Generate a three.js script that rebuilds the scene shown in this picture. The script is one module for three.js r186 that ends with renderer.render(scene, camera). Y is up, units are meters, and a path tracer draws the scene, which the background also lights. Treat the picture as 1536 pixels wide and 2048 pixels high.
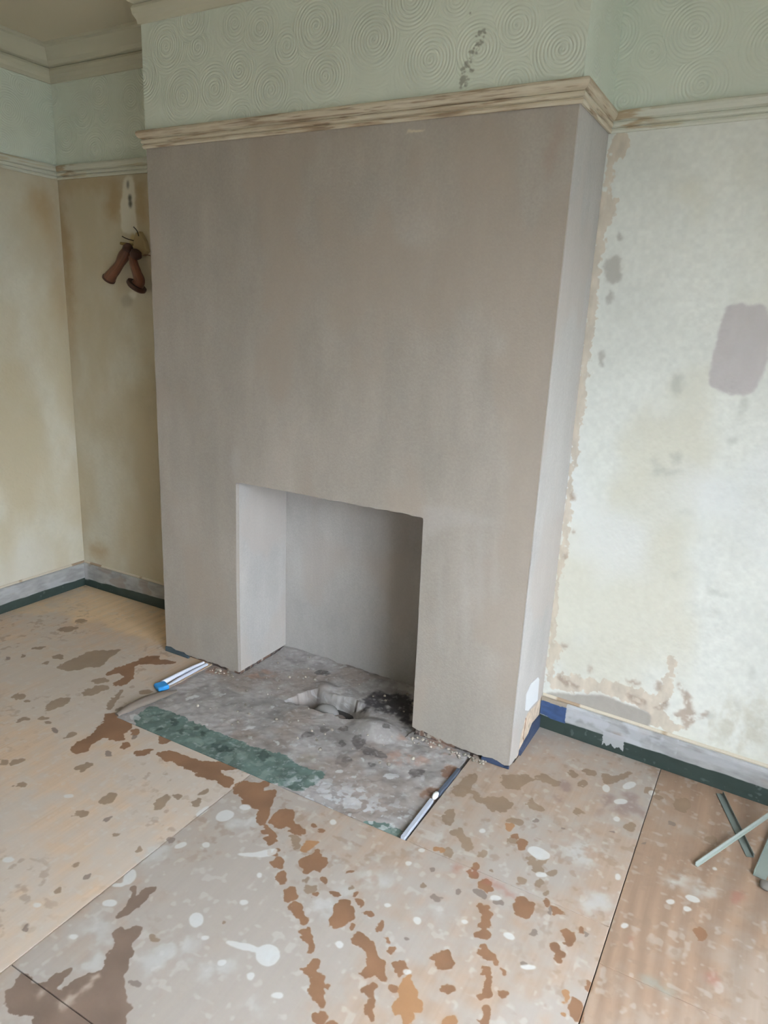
import * as THREE from 'three';
import { RoundedBoxGeometry } from 'three/addons/geometries/RoundedBoxGeometry.js';
import { mergeGeometries, mergeVertices } from 'three/addons/utils/BufferGeometryUtils.js';
import { RectAreaLightUniformsLib } from 'three/addons/lights/RectAreaLightUniformsLib.js';

// ---------------------------------------------------------------- camera, sky, light, exposure
const scene = new THREE.Scene();
const camera = new THREE.PerspectiveCamera(71.22, 1536 / 2048, 0.05, 60);
camera.rotation.order = 'YXZ';
camera.position.set(2.2895, 1.4983, 2.149);
camera.rotation.set(-0.2612, 0.5035, 0.0431);
scene.add(camera);

const renderer = new THREE.WebGLRenderer({ antialias: true });
renderer.toneMapping = THREE.LinearToneMapping;
renderer.toneMappingExposure = 1.0;
renderer.shadowMap.enabled = true;
RectAreaLightUniformsLib.init();

// an even overcast sky: brighter overhead than at the horizon, as overcast skies are
const SKY = 49.5, SKY_RGB = [0.9, 1.0, 1.1];
{
  const w = 64, h = 32, d = new Float32Array(w * h * 4);
  for (let j = 0; j < h; j++) {
    const el = ((j + 0.5) / h - 0.5) * Math.PI;
    const s = SKY * (1 + 2 * Math.max(0, Math.sin(el))) / 3;
    for (let i = 0; i < w; i++) { const o = (j * w + i) * 4; for (let c = 0; c < 3; c++) d[o + c] = s * SKY_RGB[c]; d[o + 3] = 1; }
  }
  const t = new THREE.DataTexture(d, w, h, THREE.RGBAFormat, THREE.FloatType);
  t.mapping = THREE.EquirectangularReflectionMapping; t.magFilter = THREE.LinearFilter; t.needsUpdate = true;
  scene.background = t;
}
// the room: x to the right along the fireplace wall, z into the room, floor at y = 0
const ROOM = { left: -0.982, right: 3.5, front: 5.6, top: 2.645 };
const WIN = { z0: 0.95, z1: 2.9, y0: 0.42, y1: 2.17 };
{ // the daylight that the window lets in, an area light as large as its panes
  const l = new THREE.RectAreaLight(new THREE.Color(0.9, 1.0, 1.1), 1.2, WIN.z1 - WIN.z0, WIN.y1 - WIN.y0);
  l.position.set(ROOM.right - 0.02, (WIN.y0 + WIN.y1) / 2, (WIN.z0 + WIN.z1) / 2);
  l.lookAt(ROOM.right - 2, (WIN.y0 + WIN.y1) / 2 - 1.6, (WIN.z0 + WIN.z1) / 2);
  l.name = 'window_daylight';
  scene.add(l);
}

// ---------------------------------------------------------------- outlines of stains and marks, in millimetres on their surface
const MARKS = {
  floor: {
    wet: [[196,505,242,489,291,500,349,504,368,545,365,573,404,599,384,619,338,617,322,640,334,682,346,723,330,745,299,741,275,708,292,666,268,610,257,564,234,537],[445,600,453,613,450,626,438,632,423,628,415,616,418,603,431,596],[411,530,417,542,412,553,398,555,383,548,376,536,382,525,396,523],[540,592,542,604,532,622,515,634,501,634,499,621,509,604,526,591],[489,505,527,493,555,513,547,537,513,540],[571,600,575,549,622,555,675,544,724,547,767,519,818,543,834,577,855,584,803,607,745,601,685,595,618,599],[848,513,845,529,821,537,789,533,768,518,771,502,796,493,828,498],[-58,249,-35,197,-30,136,-19,79,11,49,29,95,77,63,131,56,77,111,18,133,-12,181,47,233,97,304,63,352,47,321,52,283,-5,250,-27,301,-45,304],[757,582,795,557,826,565,859,561,884,562,900,587,899,613,860,595,821,586,789,597],[918,601,912,553,947,540,978,528,982,504,998,511,991,545,998,574,1019,544,1047,530,1055,562,1061,590,1086,629,1103,663,1117,668,1107,682,1070,669,1049,637,1024,646,984,632,963,613],[1109,644,1103,610,1122,579,1147,590,1165,601,1155,622,1188,624,1219,625,1237,643,1226,656,1188,659,1160,656,1131,659],[1124,700,1121,673,1154,688,1172,712,1188,722,1183,738,1155,722],[1216,751,1218,757,1214,762,1207,763,1201,760,1200,754,1203,748,1210,747],[1252,771,1258,786,1253,797,1240,797,1227,787,1221,772,1226,761,1239,761],[1266,819,1266,789,1287,800,1307,811,1303,837,1284,831],[1353,847,1359,862,1353,874,1339,874,1326,864,1320,849,1326,837,1340,836],[1364,883,1368,864,1391,877,1412,890,1426,907,1430,925,1406,915,1381,899],[1429,936,1450,923,1459,942,1473,952,1469,967,1448,953],[1485,956,1491,962,1493,973,1489,981,1482,983,1475,977,1473,967,1477,958],[1536,1002,1543,1020,1539,1032,1526,1031,1511,1018,1504,1000,1508,988,1522,989],[1542,1048,1546,1025,1567,1025,1576,1044,1591,1055,1591,1075,1595,1096,1576,1080,1554,1065],[1297,757,1296,726,1307,700,1309,675,1330,692,1353,709,1363,740,1352,765,1331,748,1333,771,1319,783],[1460,812,1471,789,1494,797,1500,814,1513,806,1526,825,1515,857,1509,886,1495,890,1477,870,1472,843],[1406,817,1407,824,1404,829,1397,830,1392,826,1390,820,1394,815,1400,814],[1453,783,1453,790,1449,796,1441,798,1435,794,1434,788,1439,782,1447,780],[1497,756,1498,762,1496,767,1490,767,1486,763,1484,757,1487,752,1492,752],[1519,766,1522,771,1521,780,1517,786,1512,787,1509,782,1509,773,1514,766],[1547,797,1548,801,1545,805,1540,806,1536,803,1535,799,1538,795,1543,794],[1563,791,1563,796,1560,800,1555,801,1551,799,1550,794,1554,789,1559,788],[1606,820,1606,832,1602,837,1595,833,1590,822,1589,810,1594,804,1601,808],[1540,859,1542,865,1539,869,1534,869,1530,866,1528,860,1531,856,1536,855],[1442,700,1442,706,1436,712,1428,714,1422,712,1422,706,1428,700,1436,697],[1397,762,1396,767,1389,771,1381,771,1376,767,1377,762,1384,758,1392,758],[1279,598,1280,605,1276,611,1269,612,1263,608,1262,601,1266,595,1273,594],[1247,595,1249,602,1246,609,1238,609,1232,604,1229,597,1233,590,1240,590],[1553,878,1559,862,1589,871,1610,886,1626,886,1640,905,1659,898,1669,909,1678,931,1690,940,1689,958,1673,942,1654,941,1645,972,1630,965,1629,939,1623,915,1600,902,1568,903],[1664,860,1666,866,1663,871,1658,871,1654,866,1652,860,1655,855,1660,855],[1712,899,1715,915,1711,924,1702,920,1694,905,1691,889,1695,880,1704,884],[1639,845,1641,851,1639,855,1635,855,1631,850,1629,844,1630,839,1634,840],[1654,1004,1660,984,1675,972,1679,997,1674,1016],[1707,1025,1712,1042,1708,1051,1699,1048,1688,1034,1683,1016,1686,1006,1696,1010],[1706,968,1701,946,1714,943,1726,948,1716,966],[1610,1094,1614,1100,1612,1109,1606,1115,1599,1116,1596,1110,1597,1101,1603,1095],[1590,1028,1590,1032,1589,1034,1585,1035,1582,1033,1581,1029,1583,1026,1587,1026],[1647,1098,1646,1105,1639,1112,1628,1116,1621,1114,1622,1107,1630,1099,1640,1096],[1863,561,1872,538,1901,531,1921,552,1917,581,1902,596,1877,579],[1758,832,1762,802,1787,800,1803,822,1799,842,1784,848,1763,851],[1828,872,1831,881,1828,894,1821,904,1813,906,1810,898,1813,885,1820,874],[1711,893,1716,908,1712,918,1703,916,1693,904,1688,888,1691,878,1701,880],[1735,487,1736,500,1730,509,1721,509,1713,501,1712,488,1718,479,1727,479],[1740,521,1743,534,1740,542,1733,541,1726,530,1723,517,1726,509,1733,510],[1792,533,1793,550,1783,564,1769,565,1758,555,1758,537,1767,524,1782,522],[1808,556,1808,564,1804,571,1797,571,1792,565,1792,557,1796,550,1803,550],[1813,626,1812,640,1806,646,1799,643,1793,630,1794,616,1799,609,1807,613],[1834,633,1834,640,1829,646,1823,647,1818,643,1818,635,1823,629,1829,628],[1841,657,1841,670,1835,680,1825,680,1817,672,1816,658,1823,649,1833,648],[1853,695,1854,707,1849,715,1841,715,1834,707,1833,695,1838,686,1846,686],[1830,707,1830,711,1828,714,1825,714,1823,711,1822,707,1824,704,1827,704],[1857,737,1857,741,1855,744,1852,745,1849,742,1849,738,1851,735,1855,735],[1883,748,1884,760,1877,769,1868,770,1860,762,1860,750,1866,740,1876,740],[1853,757,1853,761,1851,764,1848,764,1846,761,1846,758,1848,755,1851,755],[1883,800,1885,811,1881,819,1874,818,1868,809,1866,797,1869,789,1876,791],[1882,822,1894,806,1905,825,1909,855,1901,877,1889,872,1895,844],[1898,766,1899,772,1898,776,1894,775,1891,770,1890,764,1892,760,1895,761],[1923,786,1924,793,1922,798,1918,797,1915,791,1914,784,1915,779,1919,780],[1944,834,1945,845,1943,851,1938,849,1933,841,1931,831,1933,824,1939,826],[1906,905,1920,881,1927,900,1931,935,1918,943],[2039,588,2037,605,2029,615,2020,612,2013,597,2015,579,2023,569,2033,573],[2053,552,2053,560,2049,566,2044,566,2040,560,2040,552,2044,547,2049,547],[2011,631,2016,641,2015,652,2008,657,1999,653,1994,642,1995,631,2002,627],[2030,659,2031,670,2027,677,2020,677,2015,668,2015,657,2019,650,2025,651],[2108,708,2108,719,2103,727,2096,726,2091,718,2091,707,2096,699,2103,699],[2109,779,2110,799,2102,813,2090,811,2081,796,2081,775,2089,761,2101,763],[1946,511,1946,519,1941,526,1934,526,1930,521,1930,513,1935,507,1942,506],[1988,524,1983,533,1971,538,1959,535,1954,527,1959,518,1971,514,1983,516],[1826,337,1823,354,1814,360,1805,352,1800,335,1803,318,1812,312,1821,320],[1792,308,1792,317,1787,324,1780,325,1775,319,1775,310,1780,303,1787,302],[2330,392,2327,409,2316,422,2304,423,2298,412,2301,395,2312,382,2324,381]],
    dull: [[-529,64,-519,88,-533,117,-562,135,-590,132,-600,109,-586,79,-556,61],[-566,-15,-557,1,-565,16,-586,22,-608,14,-617,-2,-608,-18,-587,-23],[-259,386,-269,337,-262,274,-285,231,-263,185,-208,158,-175,83,-163,187,-129,242,-122,274,-164,284,-166,350,-206,368],[8,463,-3,422,13,377,57,364,63,402,57,446,35,468],[-17,610,-28,565,-13,516,17,520,25,567,15,611],[-154,598,-147,611,-155,623,-174,629,-192,623,-200,611,-192,598,-173,593],[-110,604,-106,610,-109,616,-118,618,-126,615,-130,609,-127,603,-118,601],[182,485,142,436,133,395,117,365,126,352,149,401,178,443,202,487],[222,295,225,306,221,319,210,328,200,327,196,317,201,303,211,294],[2,688,8,699,3,713,-9,723,-22,723,-28,712,-23,698,-11,688],[58,653,62,661,58,667,48,670,38,667,34,660,38,653,48,650],[98,666,101,672,97,679,88,681,79,678,76,672,80,666,89,663],[228,663,235,672,235,685,229,695,219,695,211,686,211,672,218,663],[218,858,225,868,223,882,212,893,201,893,194,883,196,869,206,858],[186,896,191,905,184,913,171,917,159,914,154,906,160,897,174,893],[428,750,436,765,433,788,422,806,408,809,399,795,402,771,414,753],[12,327,16,344,1,367,-23,382,-42,381,-46,364,-32,341,-7,325],[-466,283,-461,294,-470,306,-486,312,-502,308,-507,297,-499,285,-482,279],[-317,292,-309,306,-316,319,-334,323,-352,316,-361,303,-354,290,-336,285],[-457,378,-452,384,-455,390,-464,392,-473,389,-478,382,-475,376,-466,374],[-330,369,-325,376,-329,383,-339,385,-349,381,-354,374,-350,367,-341,365],[606,874,599,847,605,814,633,817,636,847,631,873],[622,923,627,933,624,946,613,955,602,955,597,945,600,932,611,923],[774,936,779,943,776,951,767,955,759,954,754,946,757,938,766,934],[815,1165,821,1169,824,1177,821,1183,814,1184,808,1180,806,1172,809,1166],[883,947,885,952,880,958,873,960,866,958,864,952,868,947,876,945],[342,939,346,947,344,958,335,966,326,967,322,959,324,948,333,939],[772,799,754,771,752,740,764,716,778,748,797,783,792,801],[803,716,808,725,804,732,795,733,785,727,780,718,783,711,792,710],[850,640,856,649,858,666,854,680,847,684,841,674,839,658,843,643],[1153,1136,1153,1142,1145,1149,1135,1153,1128,1152,1128,1147,1136,1140,1146,1135],[779,1080,780,1085,775,1091,767,1094,760,1092,758,1087,763,1081,772,1079],[871,696,879,706,880,720,874,731,865,731,858,722,857,708,862,697],[1238,670,1241,680,1235,688,1224,690,1215,684,1212,674,1218,666,1229,664],[1257,692,1260,701,1255,709,1245,710,1237,704,1234,695,1239,687,1248,686],[1353,790,1355,796,1352,801,1347,801,1341,797,1339,791,1342,786,1348,786],[1388,804,1390,813,1383,822,1372,824,1363,820,1362,810,1369,802,1380,799],[1473,739,1475,745,1473,748,1469,748,1465,745,1463,739,1465,735,1469,735],[1264,1018,1265,1022,1261,1026,1255,1028,1250,1027,1250,1023,1254,1019,1260,1017],[1534,230,1528,182,1541,130,1560,81,1572,110,1577,168,1584,198,1571,223,1548,238],[1580,175,1603,185,1639,212,1657,176,1675,147,1709,175,1730,166,1717,210,1695,248,1677,228,1650,229,1604,210],[1644,63,1641,29,1679,23,1723,-6,1748,-4,1726,46,1702,88,1668,101],[1746,-12,1765,-42,1797,-35,1831,-31,1816,14,1793,-15,1762,9],[1755,146,1759,102,1782,129,1809,128,1830,146,1800,157,1769,161],[1868,471,1867,483,1860,492,1851,494,1844,486,1844,474,1851,465,1861,464],[1892,388,1894,407,1888,418,1878,417,1869,403,1867,384,1873,372,1884,374],[1864,377,1865,393,1860,403,1852,401,1845,389,1843,374,1848,364,1856,365],[1901,346,1900,356,1891,372,1881,384,1874,385,1875,375,1884,360,1894,348],[1929,393,1928,403,1923,410,1916,411,1911,404,1911,395,1916,387,1924,387],[1916,450,1916,458,1911,465,1904,466,1899,461,1899,452,1904,445,1911,444],[1941,481,1941,489,1937,494,1932,495,1928,489,1928,481,1931,475,1937,475],[1785,242,1782,255,1769,264,1754,264,1745,255,1748,241,1762,232,1777,233],[1795,327,1795,339,1788,349,1778,350,1771,342,1770,330,1777,321,1787,319],[1584,318,1589,334,1586,344,1577,342,1568,329,1564,312,1567,302,1575,305],[1591,352,1593,367,1587,378,1576,378,1566,368,1564,352,1570,341,1581,341],[1626,395,1626,404,1619,413,1609,415,1602,410,1603,401,1610,393,1620,390],[1650,384,1654,399,1651,409,1643,406,1634,394,1630,378,1633,368,1642,371],[1675,396,1681,408,1680,421,1673,427,1664,424,1657,412,1658,399,1665,392],[1695,437,1692,445,1681,449,1669,447,1663,439,1666,431,1677,427,1689,429],[1646,479,1649,496,1642,508,1630,508,1619,496,1616,479,1623,467,1636,467],[1738,434,1740,446,1735,454,1727,453,1721,445,1719,433,1723,425,1731,425],[1770,480,1771,487,1769,491,1765,491,1761,486,1760,480,1763,475,1767,476],[1637,636,1638,642,1636,647,1631,647,1627,643,1626,637,1629,632,1633,632],[1943,-120,1944,-158,1978,-171,2000,-203,2031,-233,2006,-170,1980,-118,1954,-110],[2226,-119,2215,-92,2197,-87,2183,-106,2180,-139,2191,-167,2209,-172,2224,-152],[2322,-4,2319,16,2308,31,2296,31,2289,17,2292,-3,2303,-17,2316,-18],[1932,89,1931,101,1923,111,1913,113,1906,105,1907,92,1915,82,1925,80],[2090,64,2089,84,2081,96,2070,95,2063,81,2064,62,2072,49,2083,50],[2142,-139,2139,-129,2132,-121,2123,-119,2118,-124,2120,-134,2128,-142,2137,-145],[2132,-172,2131,-165,2126,-159,2120,-157,2116,-161,2118,-169,2123,-174,2129,-176],[1913,-147,1912,-129,1902,-116,1888,-114,1880,-126,1881,-144,1891,-157,1904,-159],[1860,-109,1860,-95,1852,-85,1843,-84,1836,-93,1836,-106,1844,-116,1854,-117],[1910,-73,1910,-61,1903,-52,1895,-52,1889,-59,1890,-71,1896,-80,1905,-80],[2108,-156,2106,-137,2096,-123,2084,-122,2076,-136,2078,-155,2088,-170,2101,-170]],
    dark: [[172,689,171,695,157,698,138,695,125,689,126,682,141,679,160,682],[-500,429,-494,436,-496,441,-504,442,-514,438,-521,432,-519,426,-511,425],[228,453,233,460,234,470,229,476,222,475,217,468,216,459,221,453],[435,683,439,690,434,697,424,700,414,696,410,689,415,681,425,679],[425,560,428,566,425,572,417,574,409,570,406,563,409,557,417,556],[706,905,709,912,703,918,693,921,684,919,682,912,687,905,697,902],[841,1093,845,1097,846,1104,843,1110,838,1111,834,1107,834,1100,837,1094],[849,1291,855,1297,855,1300,849,1300,841,1296,836,1291,836,1287,841,1287],[1206,1253,1209,1259,1205,1265,1197,1266,1190,1263,1187,1257,1190,1251,1198,1250],[921,867,928,875,930,885,925,891,916,891,909,883,907,874,912,867],[1838,582,1838,589,1835,595,1829,595,1825,590,1824,582,1828,577,1833,577],[1961,532,1961,541,1957,547,1951,547,1947,541,1947,533,1951,527,1957,526],[1687,654,1688,663,1684,669,1677,670,1671,664,1670,655,1674,648,1681,648],[1791,577,1791,588,1784,596,1775,598,1768,592,1768,581,1775,573,1784,571],[1635,572,1636,578,1632,583,1626,584,1622,580,1621,574,1625,569,1631,568],[1732,597,1733,606,1727,613,1719,614,1713,609,1713,600,1718,593,1726,592],[1951,624,1950,630,1946,634,1941,635,1937,632,1938,627,1942,623,1947,621],[1675,815,1675,820,1673,823,1670,823,1667,820,1666,816,1668,813,1672,812],[1956,730,1955,734,1952,737,1948,738,1945,737,1946,733,1949,730,1953,729],[1817,200,1817,208,1814,213,1808,214,1804,209,1804,201,1808,196,1813,195],[2066,563,2066,568,2064,571,2062,570,2060,566,2060,562,2061,559,2064,559],[2198,-5,2193,2,2184,1,2176,-8,2174,-19,2179,-26,2188,-25,2196,-16],[2132,128,2131,134,2127,139,2123,139,2120,135,2121,128,2125,124,2129,123],[1905,193,1904,198,1900,202,1895,203,1892,201,1893,196,1897,192,1902,191],[2035,121,2035,126,2032,129,2028,130,2026,127,2027,122,2030,119,2033,118]],
    soak: [[1005,1162,1008,1137,999,1111,1005,1080,1005,1047,1016,1029,1025,1051,1028,1082,1025,1116,1024,1142],[993,1071,1000,1079,1000,1085,993,1084,983,1077,976,1069,976,1064,983,1065],[1049,1206,1043,1180,1054,1169,1065,1186,1070,1174,1077,1150,1096,1136,1102,1159,1101,1188,1119,1200,1135,1204,1138,1229,1155,1244,1158,1259,1175,1266,1186,1288,1202,1286,1208,1310,1223,1304,1234,1310,1226,1333,1254,1331,1263,1351,1096,1453,1081,1430,1045,1444,1025,1437,1008,1452,969,1425,977,1408,955,1389,961,1373,984,1375,1013,1378,1031,1363,1020,1344,1029,1322,1036,1305,1048,1315,1056,1339,1047,1365,1067,1373,1077,1355,1086,1329,1084,1305,1098,1286,1109,1264,1096,1246,1084,1240,1082,1213]],
    bare: [[1051,1385,1054,1390,1050,1395,1043,1396,1035,1394,1033,1389,1036,1384,1044,1382],[1105,1383,1107,1387,1105,1390,1100,1391,1094,1390,1092,1386,1094,1382,1100,1381],[1098,1378,1096,1359,1108,1340,1117,1354,1108,1375],[1109,1290,1113,1295,1113,1303,1109,1309,1102,1311,1098,1306,1098,1298,1102,1291],[1113,1316,1117,1320,1116,1328,1112,1335,1107,1336,1103,1332,1104,1324,1108,1318]],
    white: [[969,863,973,871,969,884,962,893,954,894,950,886,954,874,961,864],[819,1226,819,1230,813,1236,805,1239,798,1239,798,1235,804,1229,813,1226],[943,1066,942,1072,933,1081,922,1087,916,1088,917,1083,925,1074,936,1067],[976,1120,978,1128,969,1138,954,1143,943,1140,941,1132,950,1122,965,1117],[979,1242,980,1246,976,1251,968,1253,962,1252,961,1248,966,1243,973,1241],[614,1166,616,1172,610,1179,598,1183,589,1182,586,1175,593,1168,604,1164],[952,1040,954,1056,945,1063,928,1056,915,1040,913,1023,923,1016,939,1023],[1194,1034,1207,1045,1209,1059,1200,1068,1184,1066,1171,1055,1168,1041,1178,1032],[1253,1077,1254,1082,1251,1087,1245,1088,1239,1085,1238,1080,1241,1076,1247,1074],[520,897,520,903,512,911,500,916,492,915,492,910,500,902,512,897],[912,706,917,717,918,737,914,755,908,761,903,750,902,730,906,711],[1434,1023,1440,1045,1429,1062,1407,1065,1386,1053,1379,1031,1390,1013,1413,1010],[1294,1063,1308,1055,1371,1032,1381,1044,1344,1061],[1108,825,1164,790,1193,752,1205,741,1217,756,1184,796],[996,689,1005,707,1001,727,984,738,966,733,956,715,960,695,977,684],[1023,638,1025,648,1017,658,1004,661,994,657,992,647,1000,637,1013,634],[1417,1102,1418,1108,1415,1113,1408,1114,1403,1111,1401,1105,1404,1100,1411,1099],[1549,917,1550,924,1545,930,1538,931,1532,927,1531,921,1536,915,1543,914],[1286,552,1289,560,1285,566,1278,567,1271,562,1269,554,1272,548,1280,547],[1029,833,1032,840,1028,846,1020,848,1012,843,1009,836,1012,830,1021,828],[1260,940,1262,946,1259,950,1253,951,1247,948,1245,942,1248,938,1254,937],[1233,843,1234,848,1232,852,1226,853,1222,850,1220,845,1223,841,1228,840],[1336,1106,1337,1112,1333,1117,1325,1119,1319,1116,1318,1111,1323,1106,1330,1104],[1507,1106,1507,1112,1501,1118,1492,1121,1486,1119,1486,1114,1492,1107,1501,1104],[1587,747,1587,752,1584,756,1578,757,1574,754,1574,749,1577,745,1583,744],[1250,1079,1251,1083,1248,1087,1243,1088,1238,1086,1237,1081,1239,1078,1245,1076],[1827,345,1856,319,1901,331,1893,356,1879,365,1858,365],[1911,414,1909,423,1900,432,1890,435,1884,431,1886,422,1894,413,1905,410],[1905,669,1903,676,1894,682,1883,682,1878,677,1881,670,1890,664,1900,664],[1981,725,1977,732,1965,741,1953,747,1946,746,1950,740,1962,731,1974,725],[1678,748,1680,756,1676,763,1669,763,1663,758,1661,749,1665,742,1672,742],[1565,582,1565,588,1561,593,1555,594,1550,591,1550,585,1554,580,1560,578],[1728,898,1727,903,1722,909,1716,911,1711,908,1711,902,1716,897,1723,895],[1832,566,1830,573,1822,581,1812,585,1806,582,1808,574,1816,567,1826,563],[1695,337,1695,344,1691,350,1685,351,1681,346,1681,339,1685,334,1691,333],[1574,514,1574,520,1570,525,1565,526,1561,523,1560,517,1564,513,1570,511],[1785,687,1785,692,1781,696,1776,697,1773,694,1773,689,1776,685,1781,684],[1976,-88,1976,-72,1970,-62,1961,-63,1955,-75,1955,-91,1961,-102,1970,-101],[2044,-48,2040,-35,2028,-22,2013,-17,2005,-23,2009,-36,2022,-48,2037,-53],[2245,322,2243,329,2236,336,2228,339,2224,335,2227,327,2234,320,2241,318],[2304,285,2297,294,2283,297,2269,295,2264,287,2271,279,2285,275,2299,278],[2284,328,2282,335,2277,341,2271,342,2268,338,2269,331,2275,325,2281,324],[2147,477,2146,483,2142,488,2136,489,2133,485,2134,479,2139,474,2144,473],[2329,127,2328,133,2325,137,2322,137,2321,132,2321,127,2324,123,2327,123],[2094,311,2095,321,2092,327,2088,326,2085,317,2084,306,2086,300,2091,302],[2039,55,2039,64,2034,71,2028,71,2024,65,2025,56,2029,49,2035,49],[2047,-167,2046,-150,2036,-128,2023,-114,2014,-116,2015,-132,2025,-154,2038,-169],[2117,-149,2116,-137,2109,-128,2100,-127,2095,-135,2097,-147,2104,-156,2113,-157]],
    haze: [[1011,1239,1026,1220,1093,1243,1097,1262,1088,1286,1068,1315,1042,1310,1059,1278],[1227,1091,1247,1115,1245,1153,1224,1181,1195,1184,1175,1161,1175,1124,1197,1094],[1203,1180,1226,1209,1225,1226,1203,1223,1170,1200,1146,1170,1145,1151,1169,1155],[1020,1185,1026,1202,1014,1218,990,1224,968,1217,961,1201,973,1184,998,1178],[930,892,945,918,943,963,927,1000,906,1009,891,985,892,940,908,901],[1405,847,1431,808,1451,818,1474,872,1451,876,1424,867],[1267,712,1270,733,1253,753,1227,760,1207,750,1203,729,1220,708,1246,701],[1484,747,1485,762,1472,777,1454,782,1440,774,1439,759,1452,744,1471,739],[1073,639,1086,671,1076,714,1048,744,1019,744,1006,713,1015,669,1044,638],[1568,681,1558,703,1522,715,1481,711,1460,693,1470,670,1507,658,1548,663],[1477,1153,1480,1164,1472,1175,1458,1178,1446,1172,1443,1160,1451,1149,1465,1146],[1355,1090,1365,1111,1358,1145,1340,1174,1320,1181,1310,1162,1316,1127,1335,1097],[1705,681,1704,691,1695,701,1683,705,1674,700,1675,690,1685,680,1697,676],[2011,772,2008,783,1997,793,1985,797,1977,793,1980,782,1991,772,2003,768],[2030,794,2030,805,2023,813,2015,814,2009,806,2009,795,2015,787,2024,786],[1621,413,1622,432,1610,448,1592,451,1579,440,1578,420,1590,404,1608,401],[2089,408,2084,431,2065,451,2043,456,2031,444,2035,422,2054,401,2076,396],[2041,256,2026,294,1986,315,1942,308,1921,277,1935,239,1978,217,2022,224],[2061,694,2058,705,2047,716,2034,720,2027,715,2029,704,2041,694,2054,689],[2280,481,2278,496,2270,506,2261,506,2256,496,2257,482,2265,471,2274,471],[2014,113,2011,130,2000,144,1985,146,1977,136,1979,119,1991,105,2005,102],[2091,413,2089,442,2071,473,2046,490,2029,483,2030,456,2048,424,2073,406],[2278,195,2272,228,2247,262,2218,279,2201,268,2206,236,2231,201,2261,183],[2336,231,2329,252,2308,271,2287,278,2276,268,2283,247,2304,227,2326,221]],
    orange: [[1274,714,1271,690,1264,667,1278,651,1291,663,1287,692],[1743,1016,1724,969,1743,916,1777,981,1754,1010],[1786,1006,1787,1015,1782,1023,1773,1024,1765,1018,1764,1008,1770,1000,1779,999],[1727,959,1728,912,1739,908,1742,933,1758,928,1772,956,1785,948,1793,959,1787,986,1765,984,1755,1010],[1791,999,1791,1010,1784,1020,1773,1022,1764,1015,1763,1004,1771,994,1782,992],[2071,758,2072,771,2069,779,2062,777,2057,767,2056,754,2059,746,2065,748],[2076,811,2076,817,2073,820,2070,820,2067,816,2067,811,2070,807,2073,807],[1865,946,1871,954,1871,965,1864,974,1855,974,1848,967,1849,955,1856,947],[1622,484,1621,493,1615,501,1605,503,1599,499,1599,490,1606,482,1615,480],[1762,277,1763,288,1760,295,1753,295,1747,286,1746,274,1749,267,1756,268]],
    purple: [[1863,-29,1863,-4,1853,12,1838,12,1827,-6,1826,-30,1836,-47,1851,-47],[1853,50,1853,62,1847,71,1838,71,1832,63,1832,52,1838,43,1847,42],[1994,-36,1994,-13,1986,2,1974,0,1966,-18,1965,-41,1973,-56,1985,-54],[1962,-19,1976,-54,2003,-54,2002,-20,1985,7,1977,67,1971,95,1977,28],[2021,-75,2044,-115,2067,-87,2067,-45,2089,-43,2112,-34,2119,8,2091,-5,2064,-12,2043,33,2011,22,2022,-9,2050,-43]],
    red: [[1738,515,1739,522,1736,528,1731,528,1726,523,1725,515,1729,510,1734,510],[1786,521,1786,530,1781,538,1773,539,1768,533,1767,524,1773,516,1780,516],[1698,528,1696,534,1689,537,1682,535,1679,530,1680,524,1687,522,1694,523],[1821,529,1817,534,1807,537,1796,536,1792,532,1795,527,1806,524,1816,525],[1867,539,1860,542,1845,543,1830,541,1823,537,1829,534,1845,533,1860,535],[2403,206,2401,223,2395,234,2387,232,2384,218,2385,201,2392,190,2399,192],[2365,524,2364,538,2359,547,2353,545,2349,534,2350,520,2356,511,2362,513],[2171,515,2170,519,2167,523,2164,524,2161,521,2162,516,2165,512,2169,512]],
    teal: [[2206,627,2233,601,2242,617,2266,611,2286,620,2257,633,2237,621,2214,633]],
  },
  right: {
    tan: [[1675,2098,1726,2088,1733,2039,1692,2028,1692,1983,1684,1914,1720,1887,1714,1851,1694,1832,1689,1738,1685,1632,1687,1523,1688,1411,1690,1297,1682,1209,1676,1082,1648,1079,1652,1265,1653,1466,1653,1658,1657,1869,1666,1970],[1659,1176,1680,1178,1685,1107,1667,1025,1682,916,1682,808,1679,691,1668,609,1673,475,1677,351,1710,347,1685,269,1676,194,1653,187,1651,400,1649,604,1654,803,1652,992],[1672,207,1715,243,1799,249,1898,267,2030,271,2069,244,2112,179,2167,192,2161,156,2048,138,2054,184,1992,203,1892,217,1755,178,1670,160],[2074,378,2078,428,2101,425,2109,363,2095,345,2111,272,2072,218,2045,249,2075,286]],
    gray: [[1694,1701,1722,1738,1752,1722,1760,1654,1724,1638,1703,1669],[1749,1789,1747,1780,1739,1776,1731,1780,1727,1790,1729,1799,1736,1802,1744,1798],[1739,1606,1737,1591,1730,1584,1722,1590,1716,1605,1718,1621,1725,1627,1734,1621],[1732,1408,1733,1385,1727,1374,1720,1384,1714,1407,1714,1431,1719,1441,1727,1432]],
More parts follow.
